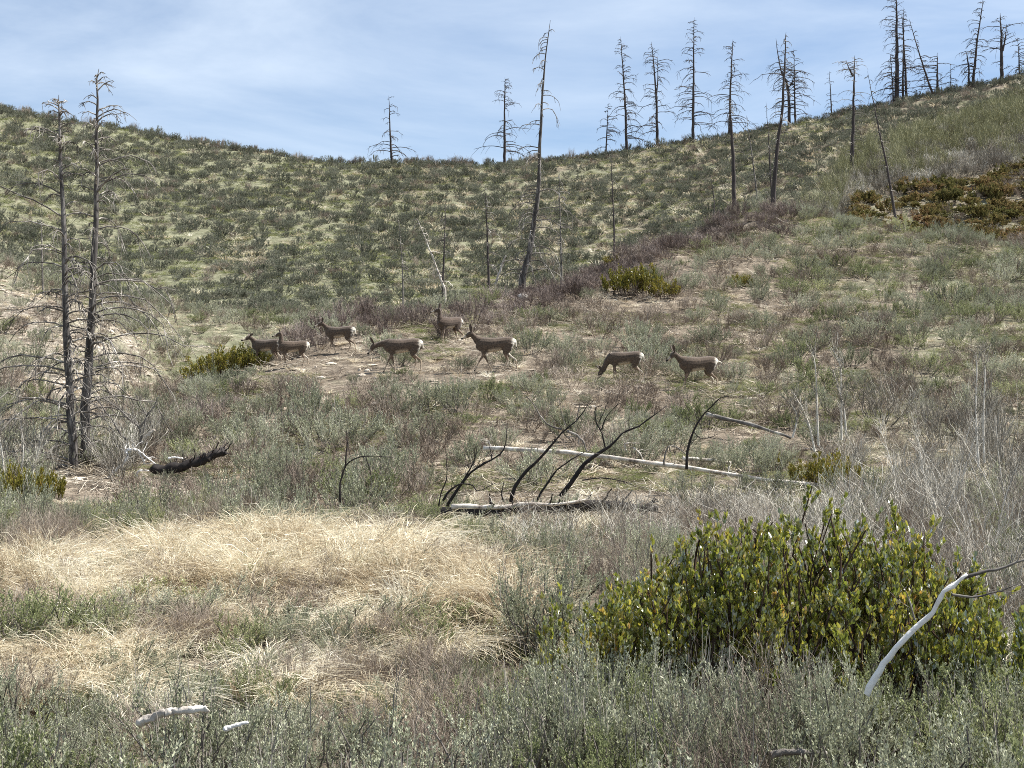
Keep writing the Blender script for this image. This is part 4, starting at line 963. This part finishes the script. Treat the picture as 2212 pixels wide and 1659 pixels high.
for (x, y, s, sz) in [(262, 1046, 1.0, .8), (255, 1020, 1.1, 1.0), (290, 1000, 1.0, 1.0), (85, 1035, .8, .7), (60, 1010, 1.0, .9), (320, 975, .8, .9), (20, 980, 1.0, .9)]: hand.append(('grey_thicket', x, y, 30.5, 37, s, sz))
for k in range(46):
    x = 1130 + k * 10 + random.gauss(0, 8); y = float(np.interp(x, [1100, 1400, 1600], [640, 545, 455])) + abs(random.gauss(0, 13)); hand.append(('mauve_shrub', x, y, 54, 78, random.uniform(.8, 1.4), random.uniform(.6, 1.1)))
for sp, x, y, ya, yb, s, sz in hand:
    X, Y, Z = hit(x, y, ya, yb)
    PL.append((sp, X, Y, Z, random.uniform(0, 6.28), s, sz, random.randrange(64)))

def f_near(X, Y, x, y, r):
    # foreground flat, Y 6..26
    if Y < 7.4 and False: return None
    straw = 1 if (x < 1120 and 13.0 < Y < 22.5) else 0
    if x < 250 and Y > 19.5: straw = 0
    lim = float(TOPLIM(x))
    if straw and r.uniform() < (.50 if x > 300 or Y > 15 else .1): return None
    m = pn(X, Y, 1.3, 5)
    if Y < 9.4: sp = 'green_sagebrush' if (m > .45 and r.uniform() < .75) else ('twig_shrub' if r.uniform() < .08 else 'sagebrush')
    elif Y < 13: sp = 'twig_shrub' if (m > .74 or r.uniform() < .07) else ('green_sagebrush' if r.uniform() < .18 else 'sagebrush')
    else:
        if x > 1750: sp = 'grey_thicket' if r.uniform() < .52 else ('twig_shrub' if r.uniform() < .45 else ('sagebrush' if r.uniform() < .5 else 'green_sagebrush'))
        elif x > 1130: sp = 'grey_thicket' if (Y > 19 and r.uniform() < .55) else ('twig_shrub' if r.uniform() < .42 else 'sagebrush')
        else: sp = ('green_sagebrush' if r.uniform() < .3 else 'sagebrush') if r.uniform() < (.75 if (Y > 21 or x < 250) else .55) else 'twig_shrub'
    s = r.uniform(1.0, 1.9) if Y < 13 else r.uniform(.75, 1.45); sz = s * r.uniform(.8, 1.1)
    if sp == 'grey_thicket': sz = r.uniform(.5, 1.0) if x > 1750 else r.uniform(.45, .7)
    Hs = HALF[sp][1]
    z0 = hs(X, Y)
    if Y < 13:
        zmax = (CY - (lim + r.uniform(-45, 150))) / FD * Y
        sz = min(sz, (zmax - z0) / (Hs * 1.12))
        if sz < .3: return None
        s = min(s, max(.55, sz * 1.3))
    elif Y > 19 and 630 < x < 1450: sz = min(sz, .62)
    elif straw: sz = min(sz, .62)
    if 1330 < x < 2080 and 10.0 < Y < 11.2: return None
    if blocked(X, Y, z0, .55 * s, Hs * sz): return None
    return sp, s, sz
def f_mid(X, Y, x, y, r):
    sc = float(scree_w(X, Y, x, y))
    if sc > .4 and r.uniform() < .28: return None
    m = pn(X, Y, 4.0, 21); m2 = pn(X, Y, 9.0, 33)
    crest = np.interp(x, [300, 700, 1100, 1400, 1600, 1900, 2212], [43, 54, 58, 67, 76, 75, 74])
    right = x > 1700
    dens_ = .72 if right else np.interp(y, [600, 760, 850, 960], [.62, .46, .75, .95])
    if Y > crest and x < 1700: dens_ *= .7
    if crest - 7 < Y < crest + 2: dens_ = .95
    if r.uniform() > dens_: return None
    if Y < 36: p = .50 if m > .5 else .80
    else: p = .50 if m > .58 else .78
    if x < 1080 and crest - 11 < Y <= crest - 7 and 420 < x and r.uniform() < .5: p = -1
    if crest - 7 < Y < crest + 3 and 600 < x < 1750 and r.uniform() < (.95 if x > 1080 else .7): p = -1     # mauve band below the crest
    if right: p = .72
    if x > 1740 - (Y - 26) * -12 and Y < 38: sp = 'grey_thicket' if r.uniform() < .62 else 'twig_shrub'
    elif p < 0: sp = 'mauve_shrub'
    elif r.uniform() < p: sp = 'green_sagebrush' if r.uniform() < (.35 if right else .18) else 'sagebrush'
    else: sp = 'twig_shrub'
    s = r.uniform(.4, 1.4) ** 1.3; sz = s * r.uniform(.65, 1.0)
    if 1200 < x < 1720 and 50 < Y < 72 and sp != 'mauve_shrub' and r.uniform() < .35: sp = 'twig_shrub'
    if 1600 < x < 2300 and 34 < Y < 52 and r.uniform() < .3: sp = 'twig_shrub'
    if blocked(X, Y, hs(X, Y), .6 * s, .85 * sz): return None
    return sp, s, sz
def f_far(X, Y, x, y, r):
    # carpet of glossy shrubs and sapling thicket at the right
    lo = np.interp(x, [1780, 1900, 2212, 2600], [455, 400, 330, 250]); 
    if x > 1830 and 86 < Y < np.interp(x, [1830, 2212], [104, 111]):
        if r.uniform() < .12 + .8 * max(0, .42 - pn(X, Y, 5, 71)) or (x < 1950 and r.uniform() < .25): return None
        return ('laurel_shrub', r.uniform(.7, 1.9), r.uniform(.5, 1.5)) if r.uniform() < .82 else ('twig_shrub', 1.5, 1.0)
    band = np.interp(x, [1640, 1800, 2212, 2500], [0, 98, 112, 116]); top = np.interp(x, [1640, 1800, 2000, 2212, 2500], [0, 116, 126, 134, 136])
    if x > 1640 and band < Y < top:
        q = (Y - band) / (top - band)
        return (('sapling_clump' if r.uniform() < q * 1.1 else 'grey_thicket'), r.uniform(.9, 1.5), r.uniform(.7, 1.15))
    if x > 1640 and 86 < Y <= band and r.uniform() < .5: return ('grey_thicket', r.uniform(.8, 1.3), r.uniform(.6, 1.0))
    if x < 1500 and Y < 76 and r.uniform() < .5: return ('twig_shrub' if r.uniform() < .35 else 'sagebrush', r.uniform(.6, 1.2), r.uniform(.5, 1.0))
    m = pn(X, Y, 7, 41)
    if r.uniform() > .35 + .9 * m: return None
    if r.uniform() < .07: return ('twig_shrub', r.uniform(.8, 1.5), r.uniform(.6, 1.1))
    s = r.uniform(.45, 1.05) if r.uniform() < .85 else r.uniform(.9, 1.5)
    return ('sagebrush', s, s * r.uniform(.75, 1.3))
PL += list(scatter(2700, 13.1, 26, f_near, 1, 900, .48))
PL += list(scatter(5400, 5.6, 13.3, f_near, 4, 1500, .47))
def f_front(X, Y, x, y, r):
    if not 1180 < x < 2330 or (1895 < x < 2095): return None
    s = r.uniform(.9, 1.4); zmax = (CY - (float(TOPLIM(x)) + r.uniform(-55, 10))) / FD * Y; z0 = hs(X, Y); sz = min(1.15, (zmax - z0) / (.85 * 1.12))
    if sz < .4: return None
    return ('twig_shrub' if r.uniform() < .10 else ('green_sagebrush' if r.uniform() < .25 else 'sagebrush')), s, sz
PL += list(scatter(420, 8.5, 9.9, f_front, 5, 150, .34))
PL += list(scatter(6600, 26, 74, f_mid, 2, 560, .42))
PL += list(scatter(12000, 74, 153, f_far, 3, 260, .40))
r_ = np.random.default_rng(77)      # bushes breaking the skyline
for i in range(150):
    x = r_.uniform(-60, 2280); Y = r_.uniform(146, 154); X = (x - CX) / FD * Y
    PL.append(('twig_shrub' if r_.uniform() < .5 else 'sagebrush', X, Y, hs(X, Y), r_.uniform(0, 6), r_.uniform(.6, 1.3), r_.uniform(.7, 1.7), int(r_.integers(0, 64))))
for x, s, z in [(770, 1.6, 1.5), (880, 1.7, 1.3), (915, 1.6, 1.2), (985, 2.0, 1.7), (1010, 1.6, 1.4), (438, 1.2, 1.4), (505, 1.0, 1.4), (545, 1.3, 1.2)]:
    Y = 149; X = (x - CX) / FD * Y
    PL.append(('twig_shrub', X, Y, hs(X, Y), 1.0, s, z, 2))

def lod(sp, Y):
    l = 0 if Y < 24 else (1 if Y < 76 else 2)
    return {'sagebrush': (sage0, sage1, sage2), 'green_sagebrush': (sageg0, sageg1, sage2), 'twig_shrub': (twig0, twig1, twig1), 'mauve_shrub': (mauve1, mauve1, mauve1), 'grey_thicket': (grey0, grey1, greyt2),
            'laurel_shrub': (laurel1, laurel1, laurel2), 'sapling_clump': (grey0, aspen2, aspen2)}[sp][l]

# ---- stuff: one object whose points carry plants
def stuff_object(name, label, items, kind='stuff'):
    """items: list of (mesh, X, Y, Z, rot(3), scale(3)); built as geometry-nodes instances on points"""
    if not items: return
    meshes = []; mi = {}
    for it in items:
        if it[0].name not in mi: mi[it[0].name] = len(meshes); meshes.append(it[0])
    me = bpy.data.meshes.new(name + '_points')
    me.vertices.add(len(items)); me.vertices.foreach_set('co', np.array([it[1:4] for it in items], np.float32).ravel())
    a = me.attributes.new('rot', 'FLOAT_VECTOR', 'POINT'); a.data.foreach_set('vector', np.array([it[4] for it in items], np.float32).ravel())
    a = me.attributes.new('scl', 'FLOAT_VECTOR', 'POINT'); a.data.foreach_set('vector', np.array([it[5] for it in items], np.float32).ravel())
    a = me.attributes.new('pick', 'INT', 'POINT'); a.data.foreach_set('value', np.array([mi[it[0].name] for it in items], np.int32))
    o = ob(name, me)
    ng = bpy.data.node_groups.new(name, 'GeometryNodeTree')
    ng.interface.new_socket('Geometry', in_out='INPUT', socket_type='NodeSocketGeometry')
    ng.interface.new_socket('Geometry', in_out='OUTPUT', socket_type='NodeSocketGeometry')
    N = ng.nodes.new; Lk = ng.links.new
    gi = N('NodeGroupInput'); go = N('NodeGroupOutput'); iop = N('GeometryNodeInstanceOnPoints')
    iop.inputs['Pick Instance'].default_value = True
    gi2 = N('GeometryNodeGeometryToInstance')
    for k in reversed(range(len(meshes))):
        po = bpy.data.objects.new(name + '_pattern', meshes[k])
        oi = N('GeometryNodeObjectInfo'); oi.inputs['Object'].default_value = po
        Lk(oi.outputs['Geometry'], gi2.inputs[0])
    def attr(nm, ty):
        n = N('GeometryNodeInputNamedAttribute'); n.data_type = ty; n.inputs['Name'].default_value = nm
        return n.outputs['Attribute']
    e2r = N('FunctionNodeEulerToRotation')
    Lk(gi.outputs[0], iop.inputs['Points']); Lk(gi2.outputs[0], iop.inputs['Instance'])
    Lk(attr('pick', 'INT'), iop.inputs['Instance Index'])
    Lk(attr('rot', 'FLOAT_VECTOR'), e2r.inputs[0]); Lk(e2r.outputs[0], iop.inputs['Rotation'])
    Lk(attr('scl', 'FLOAT_VECTOR'), iop.inputs['Scale'])
    Lk(iop.outputs[0], go.inputs[0])
    md = o.modifiers.new('scatter', 'NODES'); md.node_group = ng
    tag(o, label, kind=kind)
    return o

# ---- landmarks for labels
LMK = [('the leftmost deer of the herd', 560, 760), ('the deer with the raised head', 632, 755), ('the deer on the left shoulder', 733, 730), ('the low headed deer', 860, 770), ('the darkest deer', 965, 705),
       ('the striding deer', 1065, 765), ('the grazing deer', 1350, 780), ('the rightmost deer', 1505, 795), ('the two tall blackened pines', 185, 900), ('the thick burnt log', 410, 995), ('the charred log', 1110, 1100),
       ('the long white log left end', 1080, 970), ('the long white log right end', 1720, 1040), ('the bright white bare limb', 2000, 1340), ('the big glossy leaved bush', 1700, 1240), ('the straw coloured grass', 500, 1230),
       ('the broken pale log', 385, 1540), ('the grey log end', 1720, 1628), ('the tall leaning pine foot', 1130, 600), ('the mound top', 1600, 440), ('the round green bush on the crest', 1375, 615),
       ('the lone skyline pine', 847, 350), ('the cone shaped skyline pine', 1090, 350), ('the tall straight ridge pine', 1497, 300), ('the crooked forked ridge pine', 1705, 275), ('the big cluster of ridge pines', 1945, 225),
       ('the bleached leaning snag', 950, 600), ('the orange brown shrub carpet', 2050, 450), ('the stony slope', 120, 720), ('the upper fallen log', 1620, 915), ('the bottom left corner', 60, 1620), ('the bottom edge centre', 1100, 1640),
       ('the bottom right corner', 2150, 1630), ('the upper left edge', 10, 400), ('the bush behind the deer', 480, 780), ('the right edge middle', 2200, 830), ('the pale standing saplings', 1800, 900)]
ORD = ['nearest', 'second', 'third', 'fourth', 'fifth', 'sixth', 'seventh', 'eighth', 'ninth', 'tenth', 'eleventh', 'twelfth']
used_labels = {}
def where(x, y):
    d = [math.hypot((x - a) * .8, (y - b)) for _, a, b in LMK]; i = int(np.argmin(d)); nm, a, b = LMK[i]
    dx, dy = x - a, y - b
    if abs(dx) > 2 * abs(dy): dr = 'right of' if dx > 0 else 'left of'
    elif abs(dy) > 2 * abs(dx): dr = 'below' if dy > 0 else 'above'
    else: dr = ('below' if dy > 0 else 'above') + (' and right of' if dx > 0 else ' and left of')
    return dr, nm, d[i]
KIND = {'sagebrush': ('sagebrush', 'grey green sagebrush', 'shrub', 'grey green sagebrush over the hillsides'), 'green_sagebrush': ('green_sagebrush', 'yellowish green sagebrush', 'shrub', 'greener sagebrush among the grey ones'),
        'mauve_shrub': ('mauve_shrub', 'leafless mauve shrub', 'shrub', 'mauve twiggy shrubs along the mound crest'),
        'twig_shrub': ('twig_shrub', 'leafless brown shrub', 'shrub', 'leafless brown twiggy shrubs'), 'grey_thicket': ('bare_thicket_shrub', 'bare grey branching shrub', 'shrub', 'bare grey shrubs'),
        'laurel_shrub': ('broadleaf_shrub', 'olive broadleaf shrub', 'shrub', 'olive and orange broadleaf shrubs'), 'sapling_clump': ('sapling_clump', 'pale yellowish sapling clump', 'saplings', 'pale sapling clumps on the right slope')}
# project, decide which ones are shown as things
def seen(X, Y, Z, ht):
    x, y = CX + FD * X / Y, CY - FD * (Z + ht * .8) / Y
    if not (8 < x < 2204 and 8 < y < 1625): return False
    q = np.linspace(.12, .97, 60) ; tz = Z + ht * .8
    gy_ = h(X * q, Y * q)
    return bool(np.all(tz * q > gy_ - .02))
by = {}
for it in PL: by.setdefault(it[0], []).append(it)
rest = []
def size_px(it): return HALF[it[0]][0] * it[5] * HALF[it[0]][1] * it[6] / it[2] ** 2
# things in front hide those behind: coarse cover map (only for choosing individuals)
order = sorted(PL, key=lambda it: it[2])
cover = np.zeros((166, 222), np.float32); vis = {}
for it in order:
    hw, ht = HALF[it[0]][0] * it[5], HALF[it[0]][1] * it[6]
    x0, x1 = (CX + FD * (it[1] - hw * .7) / it[2]) / 10, (CX + FD * (it[1] + hw * .7) / it[2]) / 10
    y0, y1 = (CY - FD * (it[3] + ht) / it[2]) / 10, (CY - FD * it[3] / it[2]) / 10
    a, b, c, d = [int(v) for v in (max(0, x0), min(221, x1), max(0, y0), min(165, y1))]
    if b < a or d < c: vis[id(it)] = 0; continue
    blk = cover[c:d + 1, a:b + 1]; vis[id(it)] = float((1 - blk).mean()); blk += (1 - blk) * .75
for sp, L in by.items():
    cand = [it for it in L if seen(it[1], it[2], it[3], HALF[sp][1] * it[6]) and vis[id(it)] > .45]
    cand.sort(key=lambda it: -size_px(it) * vis[id(it)])
    keep = cand[:290]; ks = set(id(i) for i in keep)
    rest += [it for it in L if id(it) not in ks]
    cells = {}
    for it in keep:
        x, y = CX + FD * it[1] / it[2], CY - FD * (it[3] + HALF[sp][1] * it[6] * .5) / it[2]
        dr, nm, d = where(x, y)
        cells.setdefault((dr, nm), []).append((d, it))
    for (dr, nm), lst in cells.items():
        lst.sort(key=lambda t: t[0])
        for k, (d, it) in enumerate(lst):
            _, X, Y, Z, rot, s, sz, v = it
            on, lb, cat, grp = KIND[sp]
            rank = ORD[k] if k < 12 else str(k + 1) + 'th'
            word = 'low ' if sz < .6 else ('tall ' if sz > 1.15 else '')
            if len(nm.split()) > 4: word = ''
            label = ('%s%s, %s one %s %s' % (word if word and not lb.startswith('low') else '', lb, rank, dr, nm)) if len(lst) > 1 else ('%s%s %s %s' % (word if word and not lb.startswith('low') else '', lb, dr, nm))
            ms = lod(sp, Y); m = ms[v % len(ms)]
            if isinstance(m, tuple):
                root = empty(on, (X, Y, Z)); root.rotation_euler = (0, 0, rot); root.scale = (s, s, sz)
                ob('stems', m[0], root); ob('foliage', m[1], root)
            else:
                root = ob(on, m, None, (X, Y, Z)); root.rotation_euler = (0, 0, rot); root.scale = (s, s, sz)
            tag(root, label, cat, grp)
items = []
for it in rest:
    sp, X, Y, Z, rot, s, sz, v = it
    ms = lod(sp, Y); m = ms[v % len(ms)]
    for mm in (m if isinstance(m, tuple) else (m,)): items.append((mm, X, Y, Z, (0, 0, rot), (s, s, sz)))
stuff_object('brush', 'uncounted sagebrush and twiggy brush covering the slopes', items)

# ---- the big glossy bush on the right and its outliers
LMN = (M['laurel_stem'], M['laurel'])
def laurel_big(xc, Y, wd, H, seed, n1, n2, ln, label, dy=.55):
    st, fo = shrub(seed, H=H, Rr=1.0, n1=n1, n2=n2, leaf_n=ln, leaf=(.048, .024), tw=(.07 / H * .8, .17 / H * .8), w1=.012, w2=.0045, split=True, mats=LMN, upw=.75, leaf_ang=.65, hexa=True, leaf_up=.40, stemtint=(0, 1), cluster=True, bs=.8)
    X = (xc - CX) / FD * Y; Z = hs(X, Y)
    for m in (st, fo):
        co = np.empty(len(m.vertices) * 3, np.float32); m.vertices.foreach_get('co', co); co = co.reshape(-1, 3)
        f = wd; 
        # stretch only positions of clusters, keep leaves their size: scale about each face centre
        if m is fo:
            n6 = len(co) // 6; cc = co.reshape(n6, 6, 3); b = cc[:, :1].copy(); nb_ = b * np.array([f, f * dy, 1]); cc = cc - b + nb_; co = cc.reshape(-1, 3)
        else: co = co * np.array([f, f * dy, 1])
        m.vertices.foreach_set('co', co.astype(np.float32).ravel()); m.update()
    root = empty('broadleaf_bush', (X, Y, Z)); ob('stems', st, root); ob('foliage', fo, root)
    tag(root, label, 'bush', 'glossy leaved bushes in the foreground'); return root
laurel_big(1715, 10.7, 1.52, 1.90, 401, 330, 4300, 11, 'big glossy olive green bush in the right foreground behind the white limb')
laurel_big(1350, 10.3, .40, 1.28, 402, 26, 260, 9, 'sparse glossy leaved bush joined to the left side of the big one')
laurel_big(1200, 10.9, .26, 1.12, 403, 12, 60, 8, 'small isolated glossy leaved sprig left of the big bush')
laurel_big(2185, 9.8, .46, 1.25, 404, 40, 460, 9, 'glossy leaved bush with orange leaves at the right edge below the dark twigs')

# ---- pale saplings at the right
def sapling(path, Y, label, seed, r0=.014, n=26, spread=.35):
    rg = np.random.default_rng(seed)
    W = np.array([up(x, y, Y) for x, y in dens(path, 12)]); o0 = W[0].copy(); z = hs(o0[0], o0[1]); 
    W = W - o0; 
    root = empty('bare_sapling', tuple(o0)); tag(root, label, 'sapling', 'pale bare saplings at the right')
    g = Geo(); tubes(g, W[None], (r0 * np.linspace(1, .25, 12))[None], 6, .9); ob('trunk', g.mesh('trunk', [M['bleached_stem']], True), root)
    g = Geo(); bp, bt = sample_on(W[None], np.zeros(n, int), rg.uniform(.15, .95, n))
    P = curves_from(bp, norm(bt * .8 + rnd_dir(n, rg) * .7 + np.array([0, 0, .35])), rg.uniform(.15, .6, n) * spread * 2, 6, np.tile([0, 0, .3], (n, 1)), rg, .04)
    tubes(g, P, r0 * .38 * np.linspace(1, .4, 6)[None], 3, rg.uniform(.5, 1, n))
    m2 = n * 4; b2, t2 = sample_on(P, rg.integers(0, n, m2), rg.uniform(.2, 1, m2))
    P2 = curves_from(b2, norm(t2 + rnd_dir(m2, rg) * .7 + np.array([0, 0, .2])), rg.uniform(.06, .22, m2), 4, rnd_dir(m2, rg) * .1, rg, .04)
    ribbons(g, P2, r0 * .30, rnd_dir(m2, rg), rg.uniform(.4, 1, m2))
    ob('bare_crown', g.mesh('bare_crown', [M['twig_grey']], True), root)
SAP = [([(1768, 962), (1765, 880), (1762, 800), (1755, 760)], 30), ([(1818, 950), (1817, 860), (1815, 790), (1795, 750)], 30), ([(1828, 940), (1822, 880), (1800, 800)], 29.5), ([(2114, 1010), (2108, 900), (2110, 800), (2108, 760)], 27),
       ([(2126, 1000), (2124, 900), (2128, 800), (2120, 770)], 27.4), ([(2004, 1092), (1990, 990), (1968, 888)], 24), ([(1760, 975), (1745, 910), (1715, 850)], 29), ([(1712, 945), (1722, 900), (1708, 872)], 30), ([(1945, 1100), (1925, 1000), (1900, 920)], 23),
       ([(2060, 1120), (2075, 1010), (2100, 900)], 22), ([(2180, 1130), (2160, 1010), (2150, 900)], 22), ([(1840, 1110), (1835, 1040), (1845, 980)], 23), ([(2030, 1180), (2020, 1090), (1990, 1010)], 18), ([(2150, 1180), (2170, 1080), (2200, 1000)], 18),
       ([(30, 1065), (50, 990), (45, 900)], 30), ([(60, 1060), (75, 1000), (95, 940)], 30), ([(10, 1060), (5, 980), (-5, 930)], 30)]
nm_s = ['first standing sapling from the left among the pale saplings above the small glossy bush', 'tallest pale sapling standing above the small glossy bush', 'pale sapling crossing just right of the tallest one above the small glossy bush',
        'white barked upright sapling near the right edge, left of its twin', 'white barked upright sapling near the right edge, right of its twin', 'thin pale sapling leaning left in the grey thicket', 'pale sapling leaning left above the small glossy bush',
        'short sapling with a dark knob top left of the pale saplings', 'thin sapling at the left of the grey thicket, leaning left', 'pale sapling leaning right in the middle of the grey thicket', 'pale sapling leaning left at the right edge of the thicket',
        'short pale sapling just right of the small glossy bush', 'pale sapling rising behind the right part of the big glossy bush', 'pale sapling leaning right near the right edge above the big glossy bush', 'pale bare sapling above the left edge glossy bush',
        'pale bare sapling leaning right beside the left blackened pine', 'pale bare sapling cut by the left edge of the picture']
rs_ = random.Random(5)
xs_ = sorted(rs_.uniform(1845, 2205) for _ in range(16)); sizes_ = ['first', 'second', 'third', 'fourth', 'fifth', 'sixth', 'seventh', 'eighth', 'ninth', 'tenth', 'eleventh', 'twelfth', '13th', '14th', '15th', '16th']
for q, x in enumerate(xs_):
    Y = rs_.uniform(15, 27); X, Z0 = (x - CX) / FD * Y, 0
    yb = CY - FD * hs(X, Y) / Y; hh = rs_.uniform(1.0, 2.0) / Y * FD; ln_ = rs_.uniform(-.45, .25) * hh
    SAP.append(([(x, yb), (x + ln_ * .3, yb - hh * .5), (x + ln_, yb - hh)], Y)); nm_s.append(sizes_[q] + ' from the left of the pale limbs in the grey brush behind the bush')
for i, ((p, Y), l) in enumerate(zip(SAP, nm_s)): sapling(p, Y, l, 600 + i, spread=.3 if Y > 26 else .26, r0=.024 if Y > 26 else .0125)

# ---- grasses, sticks, stones as stuff
def stuff_scatter(n, Y0, Y1, fn, seed, margin=200):
    out = []
    r = np.random.default_rng(seed); u = r.uniform(size=n); Y = np.sqrt(Y0 ** 2 + u * (Y1 ** 2 - Y0 ** 2)); xd = r.uniform(-margin, 2212 + margin, n)
    X = (xd - CX) / FD * Y; Z = h(X, Y); yd = CY - FD * Z / Y; rv = r.uniform(size=(n, 6))
    m = vnoise(X / 2.5, Y / 2.5, seed + 5)
    for i in range(n):
        res = fn(X[i], Y[i], xd[i], yd[i], rv[i], m[i])
        if res is None: continue
        ms, s, sz = res
        out.append((ms[int(rv[i][5] * 997) % len(ms)], X[i], Y[i], Z[i], (0, 0, rv[i][4] * 6.283), (s, s, sz)))
    return out
def in_straw(x, Y):
    if x > 1180: return False
    lo = 13.9 + .8 * (x < 250); hi = np.interp(x, [-200, 230, 330, 900, 1140], [18.6, 18.6, 22.2, 19.6, 14.5]) + 2.4 * (pn(x / 40, Y, 3.0, 8) - .5); lo += 2.2 * (pn(x / 60, Y, 2.0, 18) - .5)
    return lo < Y < hi
st = stuff_scatter(3700, 10.5, 25, lambda X, Y, x, y, v, m: (straw0, .5 + .6 * v[0], (.36 + .62 * v[1]) * (.5 + 1.1 * m)) if in_straw(x, Y) and v[2] < (m - .16) * 2.2 and (x > 220 or Y > 15.5 or v[2] < .25) else ((straw0, .7, .7) if v[2] < (.16 if (x < 1150 and 10.5 < Y < 24) else .04) else None), 51, 150)
st = [(a, b, c, d, (0, 0, (e[2] / 6.283 - .5) * 1.0 + 2.6 * (float(vnoise(b / 1.7, c / 1.7, 91)) - .62)), f) for a, b, c, d, e, f in st]
stuff_object('dry_grass', 'pale straw coloured grass flattened to the right across the left foreground', st)
gr = stuff_scatter(26000, 26, 76, lambda X, Y, x, y, v, m: (green1, .6 + .9 * v[0], .5 + .8 * v[1]) if (m + .22 * (x > 1500) > .60 and v[2] < .7 and scree_w(X, Y, x, y) < .3) else None, 52)
gr += stuff_scatter(15000, 76, 152, lambda X, Y, x, y, v, m: (green2, .4 + .9 * v[0], .6 + 1.0 * v[1]) if m > .30 and x < 1900 else None, 53)
gr += stuff_scatter(1500, 7, 26, lambda X, Y, x, y, v, m: (green1, .8, .9 + v[1]) if m > .6 else None, 54)
stuff_object('green_grass', 'short green grass between the shrubs', gr)
sg = stuff_scatter(5200, 27, 80, lambda X, Y, x, y, v, m: (strawm, .5 + .9 * v[0], .5 + .8 * v[1]) if v[2] < (.5 if x < 1700 else .3) else None, 55)
sg += stuff_scatter(4600, 78, 150, lambda X, Y, x, y, v, m: (strawf, .6 + 1.0 * v[0], .5 + 1.1 * v[1]) if v[2] < np.interp(x, [0, 700, 1200, 1700, 2212], [.12, .35, .9, .85, .45]) else None, 56)
for i in range(60):      # pale clump on the left far slope
    Xp, Yp, Zp = hit(random.gauss(520, 45), random.gauss(550, 22), 76, 120); sg.append((strawf[i % 3], Xp, Yp, Zp, (0, 0, i), (1.3, 1.3, 1.0)))
stuff_object('dry_grass', 'scattered small pale dry tufts over mound and far hillside', sg)
lt = stuff_scatter(9000, 26, 72, lambda X, Y, x, y, v, m: (litter, .6 + v[0], .6 + v[1]) if v[2] < .42 else None, 57)
stuff_object('fallen_twigs', 'dead twigs and sticks littering the mound', lt)
ss = stuff_scatter(26000, 30, 78, lambda X, Y, x, y, v, m: (stones, .05 + .36 * v[0] ** 3, .05 + .24 * v[1] ** 2) if v[2] < (.9 if scree_w(X, Y, x, y) > .3 else .10) and (m > .2) else None, 58)
stuff_object('loose_stones', 'loose pale stones on the left slope and the mound', ss)
print('plants', len(PL), 'objects', len(C.objects))
